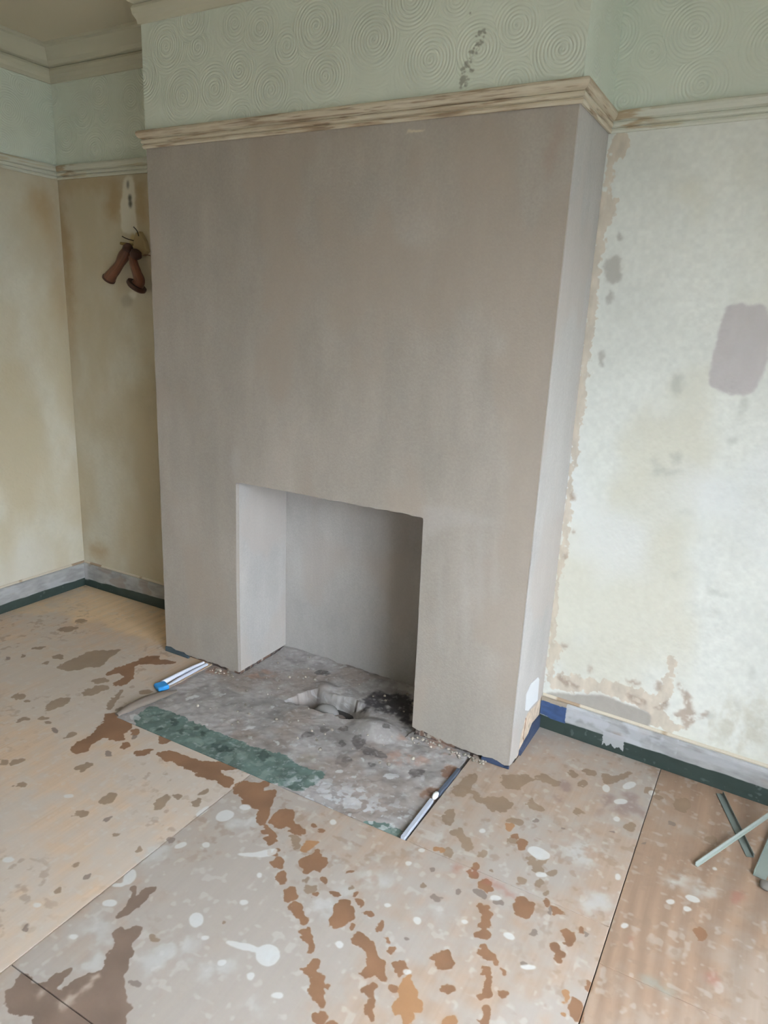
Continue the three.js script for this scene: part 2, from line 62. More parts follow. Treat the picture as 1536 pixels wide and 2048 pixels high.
    mark: [[1990,1338,1980,1314,1965,1307,1954,1321,1954,1348,1964,1372,1979,1379,1990,1365],[2028,2070,2027,2069,2025,2068,2023,2069,2022,2071,2023,2072,2025,2073,2027,2072],[1914,1950,1914,1948,1912,1948,1910,1948,1908,1950,1909,1952,1911,1952,1913,1952],[1964,1944,1963,1942,1961,1942,1958,1943,1957,1945,1958,1947,1960,1947,1963,1947],[2052,1858,2051,1855,2048,1854,2045,1855,2043,1858,2044,1861,2047,1862,2050,1861],[2124,1836,2123,1834,2121,1834,2118,1835,2117,1837,2117,1839,2120,1839,2122,1838],[2126,1820,2126,1818,2123,1817,2121,1818,2119,1820,2120,1822,2122,1823,2125,1822],[2125,1637,2124,1635,2122,1635,2120,1635,2119,1637,2120,1639,2122,1639,2124,1639],[1928,1785,1927,1783,1925,1783,1923,1783,1922,1785,1923,1787,1925,1787,1927,1787],[2187,1614,2185,1612,2179,1611,2172,1611,2169,1613,2172,1616,2178,1616,2184,1616],[1992,1456,1988,1454,1977,1452,1966,1452,1962,1454,1966,1457,1976,1458,1987,1458],[1816,1186,1814,1182,1809,1181,1803,1181,1800,1184,1802,1187,1808,1189,1813,1188],[1812,1830,1812,1829,1810,1828,1808,1829,1807,1831,1807,1832,1809,1833,1811,1832],[1909,1614,1908,1612,1906,1611,1904,1612,1903,1614,1903,1616,1906,1617,1908,1616],[2164,1322,2183,1324,2178,1261,2174,1213],[1928,1098,1947,1098,1953,1058,2036,1072,2038,1062,1960,1044,1906,1036,1951,1050],[2018,1096,2006,1089,1993,1094,1987,1108,1992,1121,2004,1127,2017,1122,2023,1109],[2086,944,2078,938,2057,930,2035,923,2026,923,2034,929,2055,937,2076,943],[1956,915,1949,912,1934,908,1918,906,1912,907,1918,910,1933,914,1949,916],[2084,734,2077,727,2061,717,2043,708,2035,706,2041,713,2058,723,2076,732],[2227,682,2215,677,2186,676,2158,680,2146,687,2158,692,2187,693,2216,689],[2157,635,2149,630,2127,626,2104,623,2095,625,2104,629,2126,634,2148,636],[2216,618,2210,616,2196,617,2182,620,2176,624,2183,626,2197,625,2211,622],[2176,1186,2173,1176,2163,1171,2152,1174,2147,1182,2150,1192,2159,1197,2170,1194],[2018,573,2018,571,2016,570,2014,570,2013,572,2013,574,2015,576,2017,575],[1801,1105,1800,1103,1798,1102,1796,1103,1795,1104,1796,1107,1797,1108,1800,1107],[2232,1105,2231,1103,2230,1102,2227,1102,2226,1104,2227,1106,2229,1107,2231,1107],[2035,319,2031,318,2025,323,2022,330,2022,335,2027,336,2032,331,2036,324],[2337,443,2339,417,2337,406,2331,415,2326,439,2323,464,2326,476,2332,467],[2315,317,2316,304,2313,297,2309,301,2305,314,2305,327,2307,333,2312,329],[2246,254,2243,243,2232,236,2221,235,2215,243,2218,253,2229,261,2240,261],[2338,363,2338,356,2335,353,2332,354,2330,360,2330,366,2333,369,2336,368],[2369,267,2368,259,2366,255,2362,257,2360,263,2360,271,2363,275,2366,273]],
    lilac: [[2078,1585,2113,1588,2121,1598,2142,1586,2197,1595,2221,1444,2208,1372,2194,1341,2183,1324,2125,1324,2069,1340,2063,1366,2069,1501]],
    plaster: [[1664,147,1757,167,1887,208,1938,198,2041,193,2055,171,2040,110,2004,111,1908,89,1843,94,1789,117,1728,125,1654,114]],
    brown: [[2102,335,2142,328,2170,292,2174,241,2204,245,2233,269,2222,232,2172,197,2175,155,2166,158,2155,201,2109,204,2154,247,2148,285],[2042,315,2064,322,2075,286,2053,278],[1939,240,1987,242,2043,221,1992,203],[1692,207,1715,239,1737,221,1798,206,1767,192],[1819,290,1819,275,1816,268,1812,273,1809,287,1809,302,1812,309,1816,304],[2104,243,2097,226,2079,214,2058,212,2048,223,2055,240,2074,252,2094,253],[1998,288,1989,282,1968,279,1948,281,1940,286,1949,292,1970,295,1990,294],[1688,923,1687,910,1680,903,1673,907,1669,920,1670,933,1676,940,1684,936],[1702,793,1701,785,1697,780,1693,783,1690,790,1691,799,1695,803,1700,801],[1684,699,1684,687,1680,682,1675,685,1672,696,1672,707,1676,713,1681,709],[1723,358,1720,350,1710,344,1700,344,1695,350,1699,357,1708,363,1719,363]],
    olive: [[2209,208,2236,250,2282,299,2326,346,2389,392,2430,137,2357,147,2277,154,2210,168]],
  },
  alcove: {
    white: [[-523,2089,-448,2085,-458,1974,-455,1878,-442,1844,-500,1841,-558,1846,-552,1919,-554,1978,-531,2031],[-470,1569,-479,1555,-501,1549,-521,1554,-529,1568,-519,1583,-498,1589,-477,1583]],
    dark: [[-491,2050,-494,2037,-499,2032,-503,2038,-504,2051,-501,2064,-496,2069,-492,2063],[-477,1994,-481,1984,-490,1980,-498,1984,-500,1995,-496,2005,-488,2009,-480,2004],[-475,1969,-479,1960,-488,1957,-497,1961,-500,1970,-496,1978,-486,1982,-478,1978],[-481,1956,-483,1953,-488,1952,-494,1954,-496,1957,-493,1960,-488,1961,-483,1959]],
    brown: [[-1021,2071,-970,2077,-827,2087,-663,2092,-527,2079,-534,2031,-667,2050,-816,2057,-931,2040,-1004,2034],[-445,2077,-380,2075,-377,1860,-446,1878,-455,1974],[-627,2044,-530,2040,-559,1915,-628,1882,-662,1952],[-1040,2036,-961,2028,-944,1916,-989,1781,-1028,1827],[-992,1901,-895,1888,-935,1515,-953,1187,-984,1296,-985,1514],[-944,233,-817,270,-771,204,-916,149]],
    tan: [[-494,1836,-474,1845,-432,1793,-441,1759,-480,1759,-513,1785]],
    ring: [[-497,1540,-512,1519,-543,1509,-574,1517,-585,1538,-571,1559,-539,1568,-509,1560]],
  },
  leftwall: {
    brown: [[-228,2079,-315,2075,-327,1928,-312,1660,-278,1658,-276,1901,-156,1924],[-286,1741,-321,1723,-342,1449,-287,1405]],
  },
  hearth: {
    soot: [[980,-117,982,-214,1060,-255,1142,-260,1226,-90,1144,-100,1068,-95,1039,-86,1004,-30],[1167,-206,1262,-21,1166,-60]],
    dark: [[979,130,983,146,975,159,961,161,948,151,943,135,951,122,965,120],[1040,83,1041,98,1030,112,1012,117,999,110,998,95,1010,80,1027,75],[1085,174,1089,188,1084,199,1072,199,1061,189,1056,175,1062,164,1073,163],[1141,127,1152,160,1144,181,1122,179,1099,155,1087,122,1094,99,1117,102],[1201,154,1205,177,1194,195,1174,197,1156,183,1151,160,1163,142,1183,139],[1259,173,1251,186,1225,188,1195,179,1180,164,1188,151,1215,149,1244,158],[1186,16,1186,30,1175,38,1160,37,1149,26,1149,13,1160,4,1175,6],[950,184,954,201,945,220,929,231,915,227,911,211,919,191,936,180],[1246,227,1247,237,1239,246,1229,249,1220,243,1219,233,1226,224,1237,221],[741,-240,740,-219,720,-202,691,-198,670,-210,670,-230,691,-248,720,-252],[1407,177,1408,200,1394,218,1373,222,1357,210,1355,187,1369,168,1391,164],[1158,245,1159,260,1149,273,1134,276,1121,269,1119,254,1129,240,1145,237]],
    ring: [[1157,249,1164,277,1151,298,1127,301,1105,284,1098,256,1110,234,1135,231]],
    olive: [[1046,291,1049,315,1032,343,1006,359,986,355,983,332,1000,304,1026,287]],
    pink: [[1253,192,1242,127,1302,97,1387,87,1404,111,1337,163,1286,205],[1258,22,1260,38,1252,51,1239,52,1227,42,1224,26,1232,13,1246,11],[549,-91,546,-76,522,-70,491,-78,470,-94,473,-110,497,-115,529,-108],[1313,-1,1336,-27,1444,-20,1458,13,1435,60,1364,32],[1504,104,1507,136,1492,160,1466,163,1445,143,1442,110,1457,85,1484,83],[1496,249,1498,272,1484,291,1464,294,1447,280,1445,256,1458,237,1479,234],[276,66,268,-12,373,-14,394,26,327,45],[434,-15,525,-130,566,-77,469,2],[270,126,278,146,281,183,276,215,267,224,259,204,256,168,261,135]],
    brownstain: [[1496,95,1507,126,1501,156,1483,169,1462,156,1450,126,1455,95,1474,82],[1494,246,1497,268,1487,285,1469,286,1454,271,1450,248,1461,231,1479,230],[1464,274,1465,285,1460,294,1450,295,1443,287,1441,276,1446,267,1456,266]],
    green: [[304,434,302,369,377,364,471,366,562,369,663,373,768,371,830,377,912,342,1024,489,923,490,792,491,645,489,517,488,383,487,348,479],[843,369,905,356,963,354,1026,382,1132,355,1120,427,1112,471,1033,475,943,493],[1359,509,1361,485,1397,486,1421,466,1479,471,1496,494,1489,517,1437,521,1373,524]],
    greendark: [[481,402,492,421,487,434,470,435,450,422,438,403,442,390,460,389],[546,430,555,445,552,455,539,455,523,445,514,430,517,419,530,419],[571,388,577,399,573,407,563,408,551,401,546,391,549,382,560,381],[467,472,470,480,465,487,456,489,447,485,444,477,448,470,458,468],[618,402,622,413,618,422,606,424,595,417,590,406,595,398,606,396],[774,436,766,450,733,457,693,454,669,441,677,427,711,420,751,423],[904,410,898,426,882,426,865,410,857,387,863,370,879,370,897,387]],
    greenlight: [[413,426,411,438,389,444,361,441,342,430,344,418,366,412,395,415],[675,413,680,430,669,445,649,450,631,442,625,425,636,410,657,404],[621,439,623,451,610,465,591,472,577,468,575,455,588,441,607,435],[872,445,868,461,843,468,812,464,792,450,796,434,821,427,853,431]],
    white: [[1136,418,1168,397,1177,427,1157,449],[1233,435,1280,414,1307,422,1298,469,1267,481],[1284,367,1284,376,1274,386,1261,391,1253,387,1253,378,1263,368,1276,364],[1254,413,1257,422,1254,429,1246,429,1239,423,1236,413,1240,407,1247,406],[1198,223,1201,233,1197,240,1189,241,1181,234,1179,224,1183,217,1191,217],[1219,327,1221,335,1216,342,1208,343,1201,339,1200,330,1204,323,1212,322],[1344,237,1342,253,1327,268,1308,275,1294,269,1295,253,1310,238,1331,231],[1166,323,1167,331,1159,339,1149,342,1142,339,1142,331,1149,323,1159,320],[1380,341,1381,346,1378,351,1373,351,1369,348,1368,342,1371,338,1376,337],[1319,444,1315,457,1297,466,1276,464,1262,454,1266,441,1284,432,1306,434],[1217,454,1214,466,1196,476,1175,478,1162,471,1166,460,1183,450,1204,448],[1434,489,1435,498,1429,506,1419,508,1412,503,1411,494,1417,486,1427,484],[401,208,404,223,398,249,387,271,377,275,374,261,379,235,391,213],[483,144,486,154,481,168,472,179,464,180,462,170,466,155,475,144],[706,118,708,124,705,130,699,130,693,126,691,120,693,115,700,114],[872,303,875,311,872,317,865,317,857,313,855,305,858,299,865,298],[776,197,777,202,774,206,769,208,764,205,762,200,766,195,771,194],[739,261,739,274,731,298,720,318,711,323,711,310,718,287,730,266],[589,351,589,358,583,365,573,369,566,366,565,360,571,353,581,349],[346,465,347,477,333,483,311,479,294,468,292,455,307,449,329,453],[786,331,786,337,780,344,771,348,764,346,763,339,770,332,779,329],[669,-142,671,-137,669,-133,664,-133,660,-136,658,-141,660,-145,664,-146],[687,-165,689,-161,687,-157,683,-157,680,-160,678,-165,680,-168,684,-168],[880,303,882,311,880,316,873,317,866,312,863,304,866,299,873,298],[780,-221,781,-216,779,-212,774,-211,770,-214,769,-219,771,-223,776,-224],[708,116,710,122,706,128,700,129,694,126,692,120,696,114,702,113],[1198,223,1199,231,1194,238,1186,239,1180,235,1179,227,1183,220,1191,219],[1294,51,1293,58,1286,66,1277,69,1271,66,1272,59,1279,52,1288,48],[728,-310,728,-304,722,-298,715,-295,709,-297,709,-303,715,-310,722,-312],[1218,328,1218,335,1213,341,1205,343,1199,340,1199,334,1204,327,1212,325],[773,-327,774,-315,764,-304,751,-299,740,-304,740,-316,749,-327,763,-332],[951,270,951,280,943,289,930,293,921,290,921,281,930,271,942,267],[997,250,999,259,993,267,983,270,974,265,972,255,978,247,988,245]],
  },
  breast: {
    cream: [[1125,2074,1187,2074,1184,2064,1126,2063]],
    rust: [[1618,2020,1617,1993,1608,1982,1596,1994,1589,2022,1590,2049,1599,2059,1611,2047],[1612,1969,1611,1945,1602,1936,1592,1946,1586,1971,1587,1994,1595,2003,1606,1993],[1622,2045,1625,2000,1622,1981,1615,2000,1608,2046,1605,2090,1608,2108,1615,2089],[1596,1944,1597,1907,1592,1892,1585,1908,1578,1945,1577,1982,1582,1997,1589,1981]],
    pale: [[402,999,448,1004,447,863,400,857],[1245,909,1538,888,1539,871,1307,830,1275,734,1259,839],[1497,689,1504,551,1500,490,1487,546,1472,684,1465,820,1469,876,1482,823],[1444,624,1455,443,1454,365,1442,439,1425,619,1415,795,1416,867,1428,797],[1354,566,1362,407,1360,338,1348,403,1335,561,1327,717,1329,781,1340,719],[1541,734,1548,623,1547,575,1538,621,1527,731,1520,840,1521,885,1529,842]],
  },
  paper: {
    mould: [[1351,2279,1350,2277,1347,2276,1343,2278,1342,2281,1343,2283,1346,2284,1349,2282],[1345,2298,1344,2296,1342,2296,1339,2297,1338,2299,1339,2300,1341,2301,1344,2300],[1307,2170,1306,2168,1303,2167,1300,2168,1299,2171,1300,2174,1303,2175,1306,2173],[1358,2284,1357,2281,1354,2280,1351,2282,1350,2285,1351,2288,1354,2289,1357,2287],[1314,2217,1313,2216,1310,2215,1307,2216,1305,2218,1306,2220,1309,2221,1313,2219],[1371,2304,1370,2301,1367,2300,1363,2302,1361,2305,1362,2308,1366,2309,1369,2307],[1336,2214,1335,2212,1331,2211,1327,2212,1325,2215,1327,2217,1331,2218,1335,2216],[1320,2188,1319,2186,1317,2186,1315,2187,1314,2189,1315,2190,1317,2191,1319,2190],[1307,2178,1306,2175,1304,2175,1301,2176,1300,2178,1301,2181,1303,2182,1306,2180],[1338,2257,1337,2254,1334,2253,1330,2255,1329,2258,1330,2262,1333,2263,1336,2261],[1340,2212,1338,2209,1334,2208,1329,2210,1327,2213,1329,2216,1333,2216,1338,2215],[1365,2280,1364,2278,1360,2277,1356,2279,1354,2281,1355,2284,1359,2284,1364,2283],[1316,2210,1315,2208,1312,2208,1308,2209,1307,2211,1308,2213,1311,2213,1315,2212],[1367,2293,1367,2290,1365,2289,1363,2291,1362,2294,1363,2297,1364,2298,1366,2296],[1331,2259,1330,2256,1326,2255,1323,2256,1321,2260,1322,2263,1326,2264,1329,2262],[1363,2309,1362,2307,1358,2307,1355,2308,1353,2310,1355,2312,1358,2312,1362,2311],[1330,2189,1328,2187,1324,2187,1319,2188,1317,2191,1319,2192,1323,2193,1328,2191],[1359,2305,1358,2303,1356,2302,1354,2304,1353,2306,1354,2308,1356,2309,1358,2307],[1321,2235,1319,2233,1315,2233,1311,2234,1309,2236,1311,2238,1315,2239,1319,2237],[1321,2181,1320,2178,1317,2178,1314,2179,1313,2182,1314,2184,1316,2185,1319,2183],[1331,2222,1329,2219,1326,2218,1323,2220,1321,2223,1322,2227,1325,2228,1329,2226],[1332,2239,1331,2237,1329,2237,1327,2238,1326,2240,1327,2242,1329,2242,1331,2241],[1307,2177,1307,2175,1305,2174,1304,2175,1303,2177,1303,2180,1305,2180,1307,2179],[1318,2232,1317,2231,1313,2230,1310,2231,1309,2233,1310,2234,1313,2234,1317,2233],[1327,2223,1326,2220,1324,2220,1321,2221,1320,2224,1321,2227,1323,2228,1326,2226],[1309,2218,1308,2215,1304,2213,1301,2215,1299,2219,1300,2223,1304,2224,1307,2222],[1347,2275,1346,2273,1344,2273,1341,2274,1340,2276,1341,2278,1343,2278,1346,2277],[1341,2267,1340,2265,1338,2265,1336,2266,1334,2268,1335,2270,1337,2271,1340,2269],[1308,2206,1307,2204,1303,2204,1299,2205,1297,2207,1299,2209,1303,2210,1306,2208],[1357,2282,1356,2280,1354,2280,1352,2281,1351,2283,1352,2285,1354,2286,1356,2285],[1312,2220,1311,2217,1309,2216,1306,2217,1305,2221,1306,2224,1308,2225,1311,2223],[1347,2254,1347,2252,1344,2251,1342,2252,1340,2255,1341,2258,1344,2259,1346,2257],[1311,2194,1310,2192,1308,2191,1306,2192,1305,2195,1306,2198,1308,2198,1310,2197],[1359,2279,1359,2277,1357,2276,1355,2277,1354,2279,1354,2281,1356,2282,1358,2281],[1322,2196,1321,2195,1319,2195,1316,2196,1315,2197,1316,2199,1318,2199,1321,2198],[1354,2273,1353,2271,1350,2270,1348,2271,1347,2274,1348,2276,1350,2276,1352,2275],[1336,2248,1335,2247,1333,2247,1332,2248,1331,2249,1331,2250,1333,2250,1335,2250],[1322,2174,1321,2171,1318,2170,1315,2172,1314,2175,1315,2179,1317,2180,1320,2178],[1305,2182,1304,2179,1300,2178,1296,2180,1294,2183,1295,2186,1299,2186,1304,2185],[1327,2243,1326,2242,1324,2242,1322,2242,1321,2244,1322,2245,1324,2246,1326,2245],[1323,2227,1322,2224,1321,2223,1319,2224,1318,2228,1319,2231,1320,2233,1322,2231],[1338,2210,1337,2207,1333,2206,1329,2208,1327,2211,1328,2213,1332,2214,1337,2212],[1367,2311,1366,2308,1364,2308,1362,2309,1360,2312,1361,2315,1363,2315,1366,2314],[1332,2234,1331,2232,1328,2231,1325,2233,1323,2235,1324,2237,1327,2237,1331,2236],[1360,2275,1358,2273,1355,2273,1351,2274,1349,2276,1350,2278,1354,2278,1358,2277],[1351,2279,1351,2276,1349,2275,1347,2276,1346,2280,1347,2283,1348,2284,1350,2282],[1322,2359,1321,2357,1319,2356,1317,2357,1315,2360,1316,2362,1319,2363,1321,2361],[1356,2304,1355,2299,1351,2297,1346,2300,1344,2306,1345,2311,1350,2313,1354,2310],[1341,2259,1338,2256,1330,2255,1322,2258,1319,2262,1322,2265,1330,2265,1338,2263],[1322,2227,1321,2221,1316,2219,1311,2222,1308,2229,1310,2235,1315,2237,1320,2234],[1316,2188,1310,2181,1303,2180,1299,2186,1299,2195,1305,2202,1312,2203,1316,2198]],
  },
};

// ---------------------------------------------------------------- helpers
let seed = 7;
const rnd = () => { seed = (seed * 1664525 + 1013904223) >>> 0; return seed / 4294967296; };
const clamp = (x, a = 0, b = 1) => Math.min(b, Math.max(a, x));
const smooth = (a, b, x) => { const t = clamp((x - a) / (b - a)); return t * t * (3 - 2 * t); };
const DETAIL = 1; // resolution of the painted textures
const TABLE = new Float32Array(65536); for (let k = 0; k < 65536; k++) TABLE[k] = rnd();
function noise(x, y, s = 0) {
  const i = Math.floor(x), j = Math.floor(y); let u = x - i, v = y - j;
  u = u * u * (3 - 2 * u); v = v * v * (3 - 2 * v);
  const p = (i + s * 37) & 255, q = (p + 1) & 255, r = ((j + s * 91) & 255) << 8, t = (r + 256) & 65535;
  const a = TABLE[p + r], b = TABLE[q + r], c = TABLE[p + t], d = TABLE[q + t];
  return (a + (b - a) * u) * (1 - v) + (c + (d - c) * u) * v;
}
function fbm(x, y, s = 0, n = 4) { let t = 0, a = 0.5, w = 0; for (let k = 0; k < n; k++) { t += a * noise(x, y, s + k); w += a; a *= 0.5; x *= 2.03; y *= 2.03; } return t / w; }
const mix = (c, d, t) => { c[0] += (d[0] - c[0]) * t; c[1] += (d[1] - c[1]) * t; c[2] += (d[2] - c[2]) * t; return c; };
const mul = (c, f) => { c[0] *= f; c[1] *= f; c[2] *= f; return c; };
// coverage masks of each kind of mark over a rectangle of the surface
function masksOf(marks, x0, y0, wM, hM, W, H, soft = 1, softer = {}, grow = 0) {
  const out = {};
  for (const [kind, list] of Object.entries(marks)) {
    const cv = document.createElement('canvas'); cv.width = W; cv.height = H;
    const g = cv.getContext('2d'); g.fillStyle = '#000'; g.fillRect(0, 0, W, H); g.fillStyle = g.strokeStyle = '#fff'; g.lineJoin = 'round';
    for (const r of list) {
      const n = r.length / 2, P = []; for (let k = 0; k < n; k++) P.push([(r[2 * k] / 1000 - x0) / wM * W, (r[2 * k + 1] / 1000 - y0) / hM * H]);
      const m = (a, b) => [(a[0] + b[0]) / 2, (a[1] + b[1]) / 2], s = m(P[n - 1], P[0]);
      g.beginPath(); g.moveTo(...s);
      for (let k = 0; k < n; k++) g.quadraticCurveTo(...P[k], ...m(P[k], P[(k + 1) % n]));
      g.fill(); if (grow) { g.lineWidth = grow; g.stroke(); }
    }
    const im = g.getImageData(0, 0, W, H).data; let a = new Float32Array(W * H);
    for (let k = 0; k < a.length; k++) a[k] = im[4 * k];
    const rad = softer[kind] ?? soft;
    for (let pass = 0; pass < 4 && rad; pass++) { // two box blurs each way: edges as soft as the stains' own
      const o = new Float32Array(W * H), along = pass & 1, n = along ? H : W, m = along ? W : H, st = along ? W : 1, ln = along ? 1 : W;
      for (let l = 0; l < m; l++) { let sum = 0; const q = l * ln; for (let k = -rad; k <= rad; k++) sum += a[q + clamp(k, 0, n - 1) * st]; for (let k = 0; k < n; k++) { o[q + k * st] = sum / (2 * rad + 1); sum += a[q + Math.min(n - 1, k + rad + 1) * st] - a[q + Math.max(0, k - rad) * st]; } }
      a = o;
    }
    out[kind] = (x, y) => {
      const u = (x - x0) / wM * W - 0.5, v = (y - y0) / hM * H - 0.5, i = Math.floor(u), j = Math.floor(v);
      if (i < 0 || j < 0 || i >= W - 1 || j >= H - 1) return 0;
      const f = u - i, h = v - j, o = j * W + i;
      return ((a[o] * (1 - f) + a[o + 1] * f) * (1 - h) + (a[o + W] * (1 - f) + a[o + W + 1] * f) * h) / 255;
    };
  }
  return out;
}
// a colour texture painted texel by texel from a function of metres
function paint(W, H, x0, y0, wM, hM, fn, wrap = THREE.MirroredRepeatWrapping) {
  W = Math.round(W * DETAIL); H = Math.round(H * DETAIL);
  const d = new Uint8Array(W * H * 4);
  for (let j = 0; j < H; j++) for (let i = 0; i < W; i++) {
    const c = fn(x0 + (i + 0.5) / W * wM, y0 + (j + 0.5) / H * hM), o = (j * W + i) * 4;
    d[o] = clamp(c[0], 0, 255); d[o + 1] = clamp(c[1], 0, 255); d[o + 2] = clamp(c[2], 0, 255); d[o + 3] = 255;
  }
  const t = new THREE.DataTexture(d, W, H, THREE.RGBAFormat);
  t.colorSpace = THREE.SRGBColorSpace; t.magFilter = THREE.LinearFilter; t.minFilter = THREE.LinearMipmapLinearFilter; t.generateMipmaps = true;
  t.wrapS = t.wrapT = wrap; t.needsUpdate = true;
  t.userData = { x0, y0, wM, hM };
  return t;
}
function grey(W, H, wM, hM, fn) {
  const t = paint(W, H, 0, 0, wM, hM, (x, y) => { const v = 255 * clamp(fn(x, y)); return [v, v, v]; });
  t.colorSpace = THREE.NoColorSpace; return t;
}
// uv from positions: f gives surface metres, the texture's own rectangle gives uv
function uvBy(geo, tex, f) {
  const p = geo.attributes.position, n = geo.attributes.normal, uv = new Float32Array(p.count * 2), r = tex ? tex.userData : { x0: 0, y0: 0, wM: 1, hM: 1 };
  for (let k = 0; k < p.count; k++) {
    const [a, b] = f(p.getX(k), p.getY(k), p.getZ(k), n.getX(k), n.getY(k), n.getZ(k));
    uv[2 * k] = (a - r.x0) / r.wM; uv[2 * k + 1] = (b - r.y0) / r.hM;
  }
  geo.setAttribute('uv', new THREE.BufferAttribute(uv, 2)); return geo;
}
const boxUV = (x, y, z, nx, ny, nz) => (Math.abs(nx) > 0.6 ? [z, y] : Math.abs(ny) > 0.6 ? [x, z] : [x, y]);
const std = (o) => new THREE.MeshStandardMaterial({ roughness: 0.85, ...o });
const taken = {};
const numbered = (n) => { taken[n] = (taken[n] ?? -1) + 1; return taken[n] ? `${n}_${String(taken[n]).padStart(3, '0')}` : n; };
function mesh(name, geo, mat, parent = scene) {
  const m = new THREE.Mesh(geo, mat); m.name = parent === scene ? numbered(name) : name; m.castShadow = m.receiveShadow = true; parent.add(m); return m;
}
function structure(name, parent = scene) { const g = new THREE.Group(); g.name = name; g.userData = { kind: 'structure' }; parent.add(g); return g; }
const asStructure = (o) => { o.userData = { kind: 'structure' }; return o; };
function thing(name, label, category, group) { const g = new THREE.Group(); g.name = numbered(name); g.userData = { label, category }; if (group) g.userData.group = group; scene.add(g); return g; }
const tag = (o, label, category, group) => { o.userData = { label, category }; if (group) o.userData.group = group; return o; };
const box = (x0, x1, y0, y1, z0, z1) => { const g = new THREE.BoxGeometry(x1 - x0, y1 - y0, z1 - z0); g.translate((x0 + x1) / 2, (y0 + y1) / 2, (z0 + z1) / 2); return g; };
const rbox = (x0, x1, y0, y1, z0, z1, r = 0.003) => { const g = new RoundedBoxGeometry(x1 - x0, y1 - y0, z1 - z0, 2, r); g.translate((x0 + x1) / 2, (y0 + y1) / 2, (z0 + z1) / 2); return g; };
const shapeOf = (pts) => { const s = new THREE.Shape(); pts.forEach(([x, y], k) => (k ? s.lineTo(x, y) : s.moveTo(x, y))); s.closePath(); return s; };
const slab = (pts, depth, bevel = 0) => new THREE.ExtrudeGeometry(shapeOf(pts), { depth: depth - 2 * bevel, bevelEnabled: bevel > 0, bevelSize: bevel, bevelThickness: bevel, bevelOffset: -bevel, bevelSegments: 2 });

// a moulding: profile [out, y] swept along the wall from a to b; m0, m1 = how the ends are mitred (+1 outside corner, -1 inside corner, 0 square)
function moulding(a, b, normal, profile, m0, m1) {
  const A = new THREE.Vector2(...a), B = new THREE.Vector2(...b), N = new THREE.Vector2(...normal), D = B.clone().sub(A), L = D.length(); D.normalize();
  const steps = Math.max(2, Math.round(L / 0.02)), pos = [], uv = [], idx = [], n = profile.length;
  let run = 0; const runs = profile.map((p, k) => (k ? (run += Math.hypot(p[0] - profile[k - 1][0], p[1] - profile[k - 1][1])) : 0));
  const strip = [];
  for (let k = 0; k < n - 1; k++) strip.push([k, k + 1]);
  for (const [k0, k1] of strip) {
    const base = pos.length / 3;
    for (let s = 0; s <= steps; s++) for (const k of [k0, k1]) {
      const [o, y] = profile[k], from = -m0 * o, to = L + m1 * o, t = from + (to - from) * s / steps;
      pos.push(A.x + D.x * t + N.x * o, y, A.y + D.y * t + N.y * o); uv.push(t, runs[k]);
    }
    for (let s = 0; s < steps; s++) { const q = base + 2 * s; idx.push(q, q + 1, q + 2, q + 1, q + 3, q + 2); }
  }
  for (const [t0, m, flip] of [[0, -m0, 0], [L, m1, 1]]) { // end caps
    const base = pos.length / 3;
    const pts2 = profile.map((p) => new THREE.Vector2(p[0], p[1]));
    for (const p of profile) { const t = t0 + m * p[0]; pos.push(A.x + D.x * t + N.x * p[0], p[1], A.y + D.y * t + N.y * p[0]); uv.push(t, p[1]); }
    for (const f of THREE.ShapeUtils.triangulateShape(pts2, [])) idx.push(base + f[0], base + f[flip ? 1 : 2], base + f[flip ? 2 : 1]);
  }
  const g = new THREE.BufferGeometry();
  g.setAttribute('position', new THREE.Float32BufferAttribute(pos, 3)); g.setAttribute('uv', new THREE.Float32BufferAttribute(uv, 2)); g.setIndex(idx);
  g.computeVertexNormals(); return g;
}
// a tube along points with a radius at each
function taperTube(points, radii, segs = 40, sides = 16, squash = 1) {
  const curve = new THREE.CatmullRomCurve3(points.map((p) => new THREE.Vector3(...p)), false, 'centripetal');
  const g = new THREE.TubeGeometry(curve, segs, 1, sides, false), p = g.attributes.position, n = g.attributes.normal, c = new THREE.Vector3();
  for (let i = 0; i <= segs; i++) {
    const t = i / segs; curve.getPointAt(t, c);
    const f = t * (radii.length - 1), k = Math.min(radii.length - 2, Math.floor(f)), e = f - k, r = radii[k] + (radii[k + 1] - radii[k]) * (e * e * (3 - 2 * e));
    for (let j = 0; j <= sides; j++) { const q = i * (sides + 1) + j; p.setXYZ(q, c.x + n.getX(q) * r, c.y + n.getY(q) * r * squash, c.z + n.getZ(q) * r); }
  }
  const caps = [];
  for (const [i, flip] of [[0, 1], [segs, 0]]) {
    const base = i * (sides + 1), pos = [], idx = []; curve.getPointAt(i / segs, c); pos.push(c.x, c.y, c.z);
    for (let j = 0; j <= sides; j++) pos.push(p.getX(base + j), p.getY(base + j), p.getZ(base + j));
    for (let j = 0; j < sides; j++) flip ? idx.push(0, j + 2, j + 1) : idx.push(0, j + 1, j + 2);
    const h = new THREE.BufferGeometry(); h.setAttribute('position', new THREE.Float32BufferAttribute(pos, 3)); h.setAttribute('uv', new THREE.Float32BufferAttribute(new Array(pos.length / 3 * 2).fill(0), 2)); h.setIndex(idx); h.computeVertexNormals(); caps.push(h);
  }
  g.computeVertexNormals();
  return mergeGeometries([g, ...caps]);
}

